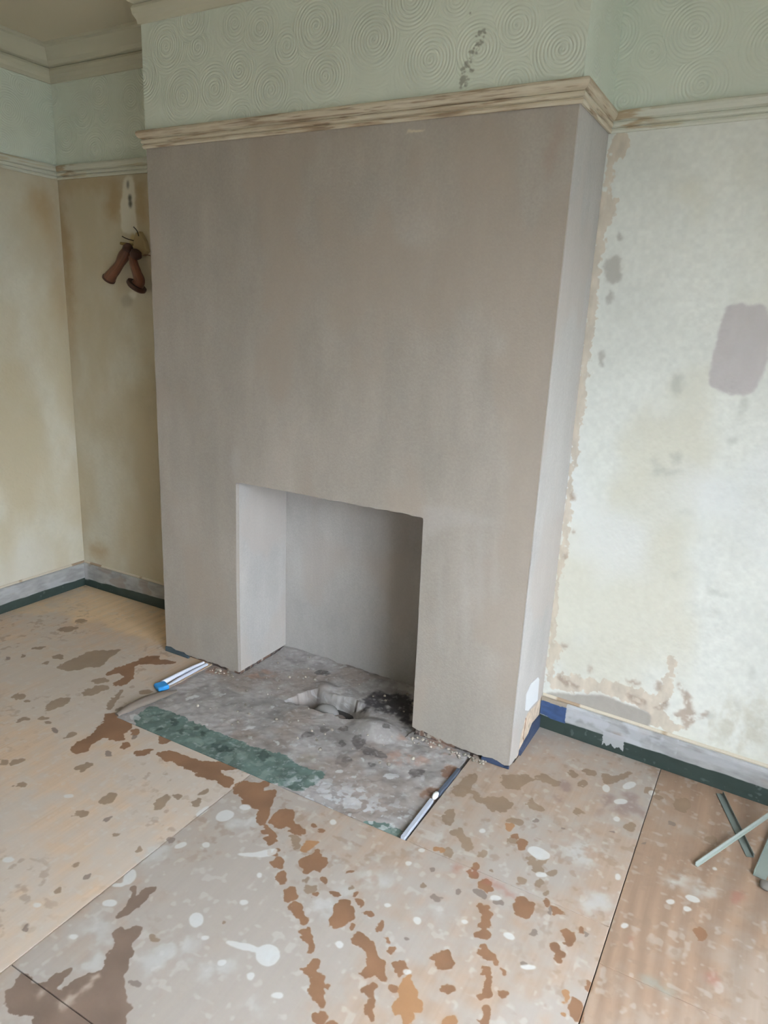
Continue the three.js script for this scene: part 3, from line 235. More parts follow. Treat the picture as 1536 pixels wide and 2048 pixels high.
// an uneven lump
const rock = (r, s, sq = 0.7) => { const g = mergeVertices(new THREE.IcosahedronGeometry(r, 3).deleteAttribute('normal').deleteAttribute('uv'), 1e-5), p = g.attributes.position; for (let k = 0; k < p.count; k++) { const x = p.getX(k) / r, y = p.getY(k) / r, z = p.getZ(k) / r, f = 0.72 + 0.55 * fbm(x * 1.6 + 5 + z, y * 1.6 + 5 - z * 0.7, s, 3); p.setXYZ(k, p.getX(k) * f, p.getY(k) * f * sq, p.getZ(k) * f); } g.computeVertexNormals(); return g; };
// ---------------------------------------------------------------- surface materials
const W = 1.65, D = 0.346, OX0 = 0.4245, OX1 = 1.261, OH = 0.85;

// floor plywood: sheets of veneer with dried wet stains, dust and paint drops
const FX0 = -1, FZ0 = -0.4, FW = 4, FH = 2.7;
const fm = masksOf(MARKS.floor, FX0, FZ0, FW, FH, 2048, 1382, 2, { haze: 8, white: 2, dull: 3, purple: 4, red: 4, teal: 4 }, 3);
const floorTex = paint(2048, 1382, FX0, FZ0, FW, FH, (x, z) => {
  const right = x > 2.11;
  const clean = x < 0.9 ? smooth(0.1, 0.0, z + 0.34 * (fbm(x * 4.1, z * 4.1, 17, 4) - 0.5) + 0.05 * (x + 0.4)) : 0; // the corner that the dust has not reached
  // veneer: growth-ring contours running along the sheet
  const ring = right ? Math.sin((x + 0.42 * fbm(x * 1.5 + 3, z * 1.0, 11, 2)) * 120 + 2 * fbm(x * 9, z * 3, 13, 2)) : Math.sin((x + 0.07 * fbm(x * 3, z * 0.8, 12, 2)) * 95);
  const fine = fbm(x * 160, z * 7, 15, 2) - 0.5;
  const c = right ? [150, 124, 104] : x < 0.915 ? mix([198, 172, 148], [214, 186, 152], clean) : [166, 144, 127];
  mul(c, 1 + (right ? 0.07 : 0.016) * ring * smooth(-0.4, 0.7, fbm(x * 2, z * 1.2, 14, 2) * 2 - 0.7) + 0.06 * fine);
  // plaster dust, in cloudy patches with a grain of its own
  const dustLow = fbm(x * 2.3 + 7, z * 2.3, 21, 3), dustHi = fbm(x * 26, z * 26, 25, 3);
  const dust = smooth(0.32, 0.64, dustLow * 0.7 + dustHi * 0.3 + 0.06 - 0.2 * clean - (right ? 0.1 : 0));
  mix(c, x < 0.915 ? [186, 178, 171] : [164, 159, 155], dust * (right ? 0.4 : 0.72));
  const e1 = fbm(x * 34, z * 34, 31, 3) - 0.5, e2 = fbm(x * 34, z * 34, 35, 3) - 0.5, e3 = fbm(x * 95, z * 95, 38, 2) - 0.5;
  const wx = x + 0.03 * e1 + 0.006 * e3, wz = z + 0.03 * e2 - 0.006 * e3;
  const edge = (m) => smooth(0.3, 0.54, m + (0.6 * e3 + 0.4 * e1) * Math.min(1, m * 2)); // ragged outline, small gaps inside
  mix(c, [184, 184, 182], 0.7 * fm.haze(x + 0.05 * e1, z + 0.05 * e2) * smooth(0.35, 0.6, dustHi));
  // blotches of old adhesive and flecks of paint too small to draw one by one
  const sp = fbm(x * 38, z * 38, 51, 3); mix(c, [138, 116, 98], 0.4 * smooth(0.6, 0.76, sp) * smooth(0.35, 0.6, fbm(x * 3, z * 3, 55, 2)));
  mix(c, [196, 194, 191], 0.28 * smooth(0.64, 0.82, fbm(x * 48, z * 48, 58, 2)));
  const vary = fbm(x * 14, z * 14, 65, 2);
  const dull = fm.dull(wx, wz); if (dull > 0.02) mix(c, mul([128, 107, 86], 0.9 + 0.2 * vary), 0.72 * edge(dull));
  const wet = fm.wet(wx, wz); if (wet > 0.02) mix(c, mul([126, 90, 64], 0.9 + 0.2 * vary), 0.88 * edge(wet));
  const or = fm.orange(wx, wz); if (or > 0.02) mix(c, mul([152, 110, 74], 0.9 + 0.2 * vary), 0.86 * edge(or));
  const soak = fm.soak(wx, wz); if (soak > 0.02) mix(c, mul([112, 93, 81], 0.88 + 0.24 * vary), 0.9 * edge(soak));
  mix(c, [178, 162, 148], 0.8 * fm.bare(wx, wz));
  const dk = fm.dark(wx, wz); if (dk > 0.02) mix(c, [112, 99, 91], 0.68 * edge(dk));
  mix(c, [132, 111, 107], 0.62 * fm.purple(wx, wz) * smooth(0.3, 0.6, sp + 0.15));
  mix(c, [156, 96, 82], 0.55 * fm.red(wx, wz)); mix(c, [138, 148, 143], 0.55 * fm.teal(wx, wz));
  mix(c, [202, 204, 204], 0.75 * smooth(0.3, 0.75, fm.white(x + 0.008 * e1, z + 0.008 * e2)));
  // dirt pressed along the long joints between the sheets
  const joint = Math.min(Math.abs(x - 0.915), Math.abs(x - 2.11)); mix(c, [140, 117, 101], 0.35 * smooth(0.0035, 0.0015, joint));
  return c;
});
const floorBump = grey(1024, 1024, 1, 1, (x, y) => 0.5 * fbm(x * 120, y * 12, 71, 3) + 0.5 * fbm(x * 40, y * 40, 75, 3));
floorBump.repeat.set(4, 2.7);
const floorMat = std({ map: floorTex, bumpMap: floorBump, bumpScale: 0.0008, roughness: 0.62 });

// fresh skim plaster on the chimney breast
const bm = masksOf(MARKS.breast, -0.1, -0.05, 1.85, 2.2, 950, 1130, 5, { cream: 1 });
const skim = (x, y, base = [180, 176, 172]) => {
  const c = [...base];
  mul(c, 1 + 0.07 * (fbm(x * 3, y * 2.2, 81, 4) - 0.5) * 2 + 0.03 * (fbm(x * 20, y * 5, 85, 3) - 0.5) * 2 + 0.03 * (fbm(x * 190, y * 190, 88, 2) - 0.5) * 2);
  mix(c, [base[0], base[1] * 0.965, base[2] * 0.94], 0.5 * smooth(0.5, 0.66, fbm(x * 5 + 9, y * 3, 90, 3)));
  return c;
};
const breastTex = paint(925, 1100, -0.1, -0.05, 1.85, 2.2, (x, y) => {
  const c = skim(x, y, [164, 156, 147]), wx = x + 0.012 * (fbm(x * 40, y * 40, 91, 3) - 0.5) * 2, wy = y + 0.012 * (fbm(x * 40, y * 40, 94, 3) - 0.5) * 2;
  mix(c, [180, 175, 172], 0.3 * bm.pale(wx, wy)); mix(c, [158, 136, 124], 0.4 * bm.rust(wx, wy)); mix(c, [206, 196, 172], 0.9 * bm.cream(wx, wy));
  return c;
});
const skimTex = paint(500, 900, -0.4, -0.05, 1.2, 2.2, skim);
const trowel = grey(1024, 1024, 1, 1, (x, y) => 0.6 * fbm(x * 10, y * 5, 101, 4) + 0.25 * fbm(x * 60, y * 14, 105, 3) + 0.15 * fbm(x * 200, y * 200, 107, 2));
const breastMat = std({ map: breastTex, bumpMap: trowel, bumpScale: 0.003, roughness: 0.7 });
const sideMat = std({ map: skimTex, bumpMap: trowel, bumpScale: 0.003, roughness: 0.7 });

// stripped old wall below the picture rail
const stripped = (x, y, s) => {
  const c = [220, 221, 214];
  mul(c, 1 + 0.05 * (fbm(x * 4, y * 4, s, 4) - 0.5) * 2 + 0.03 * (fbm(x * 70, y * 70, s + 5, 2) - 0.5) * 2);
  mix(c, [206, 200, 180], 0.5 * smooth(0.52, 0.72, fbm(x * 2.6, y * 1.8, s + 9, 4)));
  mix(c, [224, 226, 226], 0.6 * smooth(0.5, 0.68, fbm(x * 2.1 + 4, y * 2.4, s + 13, 3)));
  return c;
};
// the corner left of the breast: the same plaster yellowed in broad patches by old size and paste
const yellowed = (x, y, s) => {
  const c = stripped(x, y, s), f = fbm(x * 2.5, y * 1.4, s + 4, 4), p = fbm(x * 9, y * 5, s + 15, 3);
  mix(c, [190, 177, 149], 0.45 + 0.45 * smooth(0.3, 0.62, 0.7 * f + 0.3 * p)); return c;
};
const rm = masksOf(MARKS.right, 1.6, -0.05, 1.2, 2.25, 820, 1536, 2, { olive: 30, tan: 3, mark: 5, gray: 3, brown: 3 });
const rightTex = paint(700, 1312, 1.6, -0.05, 1.2, 2.25, (x, y) => {
  const c = stripped(x, y, 111), wx = x + 0.009 * (fbm(x * 60, y * 60, 121, 3) - 0.5) * 2, wy = y + 0.009 * (fbm(x * 60, y * 60, 125, 3) - 0.5) * 2;
  const g = fbm(x * 45, y * 20, 127, 3);
  mix(c, [172, 164, 142], 0.4 * rm.olive(x + 6 * (wx - x), y + 6 * (wy - y)) * smooth(0.38, 0.66, fbm(x * 24, y * 13, 133, 4)));
  const tn = rm.tan(x + 2 * (wx - x), y + 2 * (wy - y)); if (tn > 0.02) mix(c, mul([198, 182, 163], 0.86 + 0.26 * g), 0.66 * smooth(0.3, 0.7, tn + 1.2 * (fbm(x * 50, y * 22, 135, 3) - 0.52)));
  mix(c, [168, 165, 158], 0.75 * rm.gray(wx, wy) + 0.0);
  mix(c, mul([160, 140, 124], 0.9 + 0.2 * g), 0.7 * rm.brown(wx, wy) * smooth(0.3, 0.55, fbm(x * 40, y * 40, 131, 3)));
  mix(c, mul([166, 160, 152], 0.97 + 0.06 * g), 0.95 * rm.plaster(x + (wx - x) * 0.4, y + (wy - y) * 0.4));
  mix(c, mul([190, 184, 183], 0.98 + 0.04 * g), 0.95 * rm.lilac(x + (wx - x) * 0.5, y + (wy - y) * 0.5));
  mix(c, [176, 178, 170], 0.5 * rm.mark(wx, wy));
  return c;
});
const am = masksOf(MARKS.alcove, -1.1, -0.05, 1.15, 2.25, 512, 1000, 2, { brown: 12, ring: 3 });
const alcoveTex = paint(480, 940, -1.1, -0.05, 1.15, 2.25, (x, y) => {
  const c = yellowed(x, y, 141);
  const wx = x + 0.02 * (fbm(x * 30, y * 30, 151, 3) - 0.5) * 2, wy = y + 0.02 * (fbm(x * 30, y * 30, 155, 3) - 0.5) * 2;
  mix(c, [166, 138, 98], 0.62 * am.brown(wx, wy)); mix(c, [226, 222, 210], 0.85 * am.white(x + (wx - x) * 0.3, y + (wy - y) * 0.3));
  mix(c, [196, 170, 118], 0.8 * am.tan(x, y)); mix(c, [150, 142, 124], 0.35 * am.ring(x, y)); mix(c, [84, 80, 72], 0.8 * am.dark(x, y));
  return c;
});
const lm = masksOf(MARKS.leftwall, -0.4, -0.05, 1.2, 2.25, 512, 960, 16);
const leftTex = paint(480, 900, -0.4, -0.05, 1.2, 2.25, (z, y) => {
  const c = yellowed(z, y, 161);
  const wx = z + 0.03 * (fbm(z * 20, y * 20, 171, 3) - 0.5) * 2, wy = y + 0.03 * (fbm(z * 20, y * 20, 175, 3) - 0.5) * 2;
  mix(c, [168, 140, 100], 0.6 * lm.brown(wx, wy)); return c;
});
const wallBump = grey(512, 512, 1, 1, (x, y) => 0.7 * fbm(x * 18, y * 18, 181, 4) + 0.3 * fbm(x * 90, y * 90, 185, 2));
const wallMat = (map) => std({ map, bumpMap: wallBump, bumpScale: 0.0025, roughness: 0.8 });
const rightMat = wallMat(rightTex), alcoveMat = wallMat(alcoveTex), leftMat = wallMat(leftTex);

// embossed wallpaper with swirls, painted a pale green
const swirls = [];
for (let t = 0; t < 900 && swirls.length < 46; t++) { const s = [rnd(), rnd(), 0.035 + 0.05 * rnd()]; if (swirls.every((q) => { const dx = Math.abs(q[0] - s[0]), dy = Math.abs(q[1] - s[1]); return Math.hypot(Math.min(dx, 1 - dx), Math.min(dy, 1 - dy)) > (q[2] + s[2]) * 0.92; })) swirls.push([...s, rnd() * 6.28, rnd() < 0.5 ? 1 : -1]); }
const swirlBump = grey(800, 800, 1, 1, (x, y) => {
  let best = 9, b = null, bd = 0, ba = 0;
  for (const s of swirls) { let dx = x - s[0], dy = y - s[1]; dx -= Math.round(dx); dy -= Math.round(dy); const d = Math.hypot(dx, dy), e = d - s[2]; if (e < best) { best = e; b = s; bd = d; ba = Math.atan2(dy, dx); } }
  const h = 0.5 + 0.5 * Math.sin(bd / 0.0105 * 6.2832 + b[4] * ba + b[3]);
  return Math.pow(h, 0.7) * (best < 0 ? 1 : Math.max(0.35, 1 - best * 25));
});
swirlBump.wrapS = swirlBump.wrapT = THREE.RepeatWrapping;
const pm = masksOf(MARKS.paper, 1.2, 2.1, 0.3, 0.4, 512, 680, 2);
const paperTex = paint(1200, 640, -1.1, 2.05, 3, 0.65, (x, y) => {
  const c = mul([222, 229, 217], 1 + 0.04 * (fbm(x * 3, y * 3, 191, 3) - 0.5) * 2);
  const wx = x + 0.004 * (fbm(x * 120, y * 120, 195, 2) - 0.5) * 2;
  return mix(c, [112, 110, 98], 0.5 * pm.mould(wx, y));
});
const plainPaperTex = paint(512, 256, 0, 0, 2, 1, (x, y) => mul([222, 229, 217], 1 + 0.05 * (fbm(x * 3, y * 3, 197, 3) - 0.5) * 2));
const paperMat = std({ map: paperTex, bumpMap: swirlBump, bumpScale: 0.0013, roughness: 0.6 });
const paperBumpOwn = swirlBump.clone(); // the same paper on surfaces whose uv is in metres
const plainPaper = std({ map: plainPaperTex, bumpMap: paperBumpOwn, bumpScale: 0.0013, roughness: 0.6 });
// keep the relief at its real size whatever rectangle the colour texture covers
swirlBump.repeat.set(3, 0.65); paperBumpOwn.repeat.set(2, 1);
trowel.repeat.set(1.85, 2.2); wallBump.repeat.set(1.2, 2.25);

// picture rail: cream paint stripped back to brown wood and filler
const railTex = paint(1024, 128, 0, 0, 1.8, 0.1125, (t, v) => {
  const c = [204, 193, 172], s = fbm(t * 4, v * 26, 201, 4), f = fbm(t * 11, v * 170, 205, 4);
  mix(c, [166, 146, 122], 0.75 * smooth(0.42, 0.66, s * 0.55 + f * 0.45)); mix(c, [128, 108, 88], 0.5 * smooth(0.56, 0.74, f)); mix(c, [214, 206, 188], 0.55 * smooth(0.56, 0.72, fbm(t * 9, v * 130, 207, 3)));
  return c;
});
const paintedRailTex = paint(1024, 64, 0, 0, 1.8, 0.1125, (t, v) => {
  const c = [212, 213, 200], s = fbm(t * 9, v * 60, 211, 4);
  mix(c, [166, 142, 110], 0.75 * smooth(0.46, 0.6, s) * smooth(0.2, 0.06, t)); mix(c, [190, 176, 140], 0.5 * smooth(0.62, 0.7, fbm(t * 5, v * 70, 215, 3))); return c;
});
const railMat = std({ map: railTex, roughness: 0.75 }), paintedRail = std({ map: paintedRailTex, roughness: 0.6 });
const corniceMat = std({ color: '#cfcbb8', roughness: 0.7 }), ceilingMat = std({ color: '#d6cdb8', roughness: 0.9 });
const scale = (g, tex) => { const uv = g.attributes.uv, r = tex.userData; for (let k = 0; k < uv.count; k++) uv.setXY(k, uv.getX(k) / r.wM, uv.getY(k) / r.hM); return g; };

// ---------------------------------------------------------------- the room
{ // floor: a base with plywood sheets laid on it
  const floor = mesh('floor', box(ROOM.left - 0.1, ROOM.right + 0.1, -0.3, -0.15, -0.5, ROOM.front + 0.1), std({ color: '#4a4038', roughness: 0.95 }));
  asStructure(floor);
  const zb = -0.345, gap = 0.0022;
  const sheet = (pts) => {
    const g = slab(pts.map(([x, z]) => [x, -z]), 0.018, 0.0012); g.rotateX(-Math.PI / 2); g.translate(0, -0.018, 0);
    uvBy(g, floorTex, (x, y, z) => [x, z]); return mesh('plywood_sheet', g, floorMat, floor);
  };
  const a = 0.915, b = 2.11, c = 3.33;
  sheet([[ROOM.left, zb], [0.0, zb], [0.0, -0.05], [0.262, -0.05], [0.262, 0.507], [a - gap, 0.507], [a - gap, 2.4], [ROOM.left, 2.4]]);
  sheet([[a, 0.507], [b - gap, 0.507], [b - gap, 1.376 - gap], [a, 1.376 - gap]]);
  sheet([[1.509, -0.05], [W, -0.05], [W, -0.336], [b - gap, -0.305], [b - gap, 0.507 - gap * 0.6], [1.509, 0.507 - gap * 0.6]]);
  sheet([[a, 1.376], [b - gap, 1.376], [b - gap, 2.4], [a, 2.4]]);
  sheet([[b, -0.305], [c - gap, -0.23], [c - gap, 0.632 - gap * 0.5], [b, 0.632 - gap * 0.5]]);
  sheet([[b, 0.632], [c - gap, 0.632], [c - gap, 2.4], [b, 2.4]]);
  sheet([[c, -0.23], [ROOM.right, -0.205], [ROOM.right, 2.4], [c, 2.4]]);
  for (const [x0, x1] of [[ROOM.left, a - gap], [a, b - gap], [b, c - gap], [c, ROOM.right]]) sheet([[x0, 2.4 + gap], [x1, 2.4 + gap], [x1, ROOM.front], [x0, ROOM.front]]);
}
const RAIL_Y = 2.13;
{ // left wall and the alcove wall beside the breast
  const wl = structure('wall_left');
  mesh('stripped_plaster', uvBy(box(ROOM.left - 0.12, ROOM.left, -0.1, RAIL_Y, -0.5, ROOM.front), leftTex, (x, y, z) => [z, y]), leftMat, wl);
  mesh('wallpaper', uvBy(box(ROOM.left - 0.12, ROOM.left, RAIL_Y, ROOM.top, -0.5, ROOM.front), plainPaperTex, (x, y, z) => [z, y]), plainPaper, wl);
  const wa = structure('wall_back_left');
  mesh('stripped_plaster', uvBy(box(ROOM.left, 0.02, -0.1, RAIL_Y, -0.5, -0.35), alcoveTex, (x, y) => [x, y]), alcoveMat, wa);
  mesh('wallpaper', uvBy(box(ROOM.left, 0.02, RAIL_Y, ROOM.top, -0.5, -0.35), plainPaperTex, (x, y) => [x, y]), plainPaper, wa);
  const wr = structure('wall_back_right'), zr = (x) => -0.346 + 0.0617 * (x - W);
  const prism = (y0, y1) => { const g = slab([[W - 0.03, -zr(W - 0.03)], [W - 0.03, 0.5], [ROOM.right + 0.1, 0.5], [ROOM.right + 0.1, -zr(ROOM.right + 0.1)]], y1 - y0); g.rotateX(-Math.PI / 2); g.translate(0, y0, 0); return g; };
  mesh('stripped_plaster', uvBy(prism(-0.1, RAIL_Y), rightTex, (x, y) => [x, y]), rightMat, wr);
  mesh('wallpaper', uvBy(prism(RAIL_Y, ROOM.top), plainPaperTex, (x, y) => [x, y]), plainPaper, wr);
}
{ // walls that the camera has behind it and beside it, with the window that lights the room
  const plain = std({ color: '#9a8f86', roughness: 0.9 }), R = ROOM.right; // unseen walls, coloured dark to cut the light they bounce back
  const wr = structure('wall_right');
  const part = (n, y0, y1, z0, z1) => mesh(n, uvBy(box(R, R + 0.25, y0, y1, z0, z1), leftTex, (x, y, z) => [z, y]), plain, wr);
  part('wall_below_window', -0.1, WIN.y0, WIN.z0, WIN.z1); part('wall_above_window', WIN.y1, ROOM.top, WIN.z0, WIN.z1);
  part('wall_pier', -0.1, ROOM.top, -0.5, WIN.z0); part('wall_pier', -0.1, ROOM.top, WIN.z1, ROOM.front + 0.12);
  const wf = mesh('wall_front', uvBy(box(ROOM.left - 0.12, R + 0.25, -0.1, ROOM.top, ROOM.front, ROOM.front + 0.12), leftTex, (x, y) => [x, y]), plain); asStructure(wf);
  asStructure(mesh('ceiling', box(ROOM.left - 0.12, R + 0.25, ROOM.top, ROOM.top + 0.15, -0.5, ROOM.front + 0.12), ceilingMat));
  const win = structure('window_1'), white = std({ color: '#e9e8e2', roughness: 0.4 }), x = R + 0.09;
  const glass = new THREE.MeshPhysicalMaterial({ color: '#ffffff', transmission: 1, thickness: 0, roughness: 0.0, ior: 1.45 });
  const zs = [WIN.z0, WIN.z0 + (WIN.z1 - WIN.z0) / 3, WIN.z0 + 2 * (WIN.z1 - WIN.z0) / 3, WIN.z1];
  mesh('sill', rbox(R - 0.04, R + 0.2, WIN.y0, WIN.y0 + 0.03, WIN.z0, WIN.z1), white, win);
  mesh('frame', rbox(x, x + 0.06, WIN.y0 + 0.03, WIN.y0 + 0.08, WIN.z0, WIN.z1), white, win); mesh('frame', rbox(x, x + 0.06, WIN.y1 - 0.05, WIN.y1, WIN.z0, WIN.z1), white, win);
  zs.forEach((z, k) => mesh('mullion', rbox(x, x + 0.06, WIN.y0 + 0.08, WIN.y1 - 0.05, z - (k ? 0.025 : 0) - (k === 3 ? 0.025 : 0), z + (k === 3 ? 0 : 0.025) + (k ? 0 : 0.025)), white, win));
  for (let k = 0; k < 3; k++) mesh('pane', box(x + 0.027, x + 0.031, WIN.y0 + 0.08, WIN.y1 - 0.05, zs[k] + 0.025, zs[k + 1] - 0.025), glass, win);
  asStructure(mesh('ground', box(R + 0.26, 80, -0.75, -0.6, -60, 60), std({ color: '#45473f', roughness: 1 })));
}

// ---------------------------------------------------------------- chimney breast
const lean = (g) => { const p = g.attributes.position; for (let k = 0; k < p.count; k++) if (p.getX(k) > 1.5) p.setX(k, p.getX(k) + 0.0071 * clamp(p.getY(k), 0, 2.2)); return g; };
{
  const br = structure('wall_chimney_breast');
  const pts = [[0, RAIL_Y]], jag = (x0, x1, n, f, a) => { for (let k = 0; k <= n; k++) { const x = x0 + (x1 - x0) * k / n; pts.push([x, f(x) + a * (rnd() - 0.5)]); } };
  jag(0, OX0, 22, () => 0.015, 0.008);
  pts.push([OX0 - 0.004, 0.4], [OX0, 0.846]);
  for (let k = 1; k < 40; k++) pts.push([OX0 + (OX1 - OX0) * k / 40, OH + (k > 20 ? 0.007 * (rnd() - 0.7) : 0.0015 * rnd())]);
  pts.push([OX1 - 0.001, 0.845], [OX1 + 0.003, 0.4]);
  jag(OX1 + 0.003, W - 0.004, 26, (x) => (x < 1.4 ? 0.034 - 0.09 * (x - 1.27) : 0.016 - 0.02 * (x - 1.4)), 0.01);
  pts.push([W - 0.004, RAIL_Y]);
  const g = slab(pts, 0.02, 0.0012); g.translate(0, 0, -0.02); lean(g);
  // the front takes the front texture, reveals and ends the plain skim
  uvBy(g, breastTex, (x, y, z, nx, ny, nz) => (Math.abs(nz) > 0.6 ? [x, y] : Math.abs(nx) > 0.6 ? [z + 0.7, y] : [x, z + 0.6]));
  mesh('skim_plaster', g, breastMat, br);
  // a paler skim colour on the returns and firebox reveals, behind the browner front coat
  const core = slab([[0, RAIL_Y], [0, 0.012], [OX0, 0.012], [OX0 - 0.003, 0.4], [OX0 + 0.0005, OH - 0.003], [OX1 - 0.001, OH - 0.006], [OX1 + 0.004, 0.4], [OX1 + 0.004, 0.03], [W - 0.004, 0.012], [W - 0.004, RAIL_Y]], D - 0.02);
  core.translate(0, 0, -D); lean(core);
  mesh('reveal_plaster', uvBy(core, skimTex, (x, y, z, nx, ny, nz) => (Math.abs(nx) > 0.6 ? [z, y] : Math.abs(ny) > 0.6 ? [x * 0.5, z] : [x, y])), sideMat, br);
  mesh('firebox_back', uvBy(box(OX0 - 0.05, OX1 + 0.05, -0.06, OH + 0.04, -0.36, -0.336), skimTex, (x, y) => [x, y]), sideMat, br);
  mesh('papered_band', uvBy(lean(box(0, W, RAIL_Y, ROOM.top, -D, 0)), paperTex, (x, y, z, nx) => (Math.abs(nx) > 0.6 ? [z + 2.3, y] : [x, y])), paperMat, br);
  // right-hand return: its own coat of skim, broken off along the bottom
  const side = [[0, 0.014], [-0.03, 0.006], [-0.06, 0.008], [-0.085, 0.004], [-0.098, 0.03], [-0.104, 0.072], [-0.118, 0.1], [-0.136, 0.127], [-0.159, 0.142], [-0.2, 0.136], [-0.25, 0.128], [-0.3, 0.128], [-0.34, 0.132], [-0.34, RAIL_Y], [0, RAIL_Y]];
  const sg = slab(side.map(([z, y]) => [-z, y]), 0.004, 0.0008); sg.rotateY(Math.PI / 2); sg.translate(W - 0.004, 0, 0); lean(sg);
  mesh('return_plaster', uvBy(sg, skimTex, (x, y, z) => [z, y]), sideMat, br);
  const bareTex = paint(200, 120, -0.36, 0, 0.3, 0.18, (z, y) => { const c = [202, 184, 164]; mul(c, 1 + 0.16 * (fbm(z * 60, y * 60, 221, 3) - 0.5) * 2); mix(c, [128, 86, 58], 0.85 * smooth(0.006, 0.002, Math.abs(z + 0.148 + 0.012 * (noise(y * 60, 3, 5) - 0.5)))); return c; });
  mesh('bare_render', uvBy(box(W - 0.006, W - 0.002, 0, 0.15, -0.345, -0.075), bareTex, (x, y, z) => [z, y]), std({ map: bareTex }), br);
  const filler = [[-0.244, 0.249], [-0.262, 0.232], [-0.272, 0.14], [-0.2, 0.15], [-0.158, 0.152], [-0.122, 0.172], [-0.111, 0.24], [-0.162, 0.262]];
  const fg = slab(filler.map(([z, y]) => [-z, y]), 0.003, 0.0012); fg.rotateY(Math.PI / 2); fg.translate(W - 0.0005, 0, 0); lean(fg);
  mesh('filler_patch', fg, std({ color: '#d8dadc', roughness: 0.8 }), br).userData.label = 'white filler patch';
  // crumbling brickwork seen under the plaster edge
  const rubTex = paint(256, 128, 0, 0, 0.6, 0.3, (x, y) => { const c = [120, 96, 84]; mix(c, [168, 158, 148], smooth(0.45, 0.6, fbm(x * 40, y * 40, 231, 3))); mix(c, [62, 54, 52], 0.8 * smooth(0.55, 0.66, fbm(x * 50, y * 50, 235, 3))); return c; });
  const rub = std({ map: rubTex, roughness: 1 });
  for (const [x0, x1] of [[0.008, OX0 - 0.008], [OX1 + 0.012, W - 0.02]]) mesh('brick_core', uvBy(box(x0, x1, -0.06, 0.06, -0.33, -0.016), rubTex, boxUV), rub, br);
  // stubs of the old blue skirting left against the breast
  const blue = std({ color: '#35435f', roughness: 0.7 });
  const stub = (pts2, depth) => { const q = slab(pts2, depth, 0.001); return q; };
  const s1 = stub([[1.545, 0.0], [1.545, 0.013], [1.585, 0.02], [1.612, 0.014], [1.63, 0.006], [1.648, 0.012], [1.648, 0.0]], 0.008); s1.translate(0, 0, -0.004); mesh('skirting_stub', s1, blue, br);
  const s2 = slab([[0.1, 0.0], [0.105, 0.018], [0.16, 0.03], [0.2, 0.034], [0.24, 0.058], [0.325, 0.05], [0.325, 0.0]], 0.01, 0.001); s2.rotateY(Math.PI / 2); s2.translate(W - 0.002, 0, 0); mesh('skirting_stub', s2, blue, br);
  const s3 = stub([[0.0, 0.0], [0.0, 0.022], [0.03, 0.026], [0.06, 0.018], [0.11, 0.02], [0.135, 0.008], [0.14, 0.0]], 0.012); s3.translate(0, 0, -0.006); mesh('skirting_stub', s3, std({ color: '#3c4a52', roughness: 0.8 }), br);
}

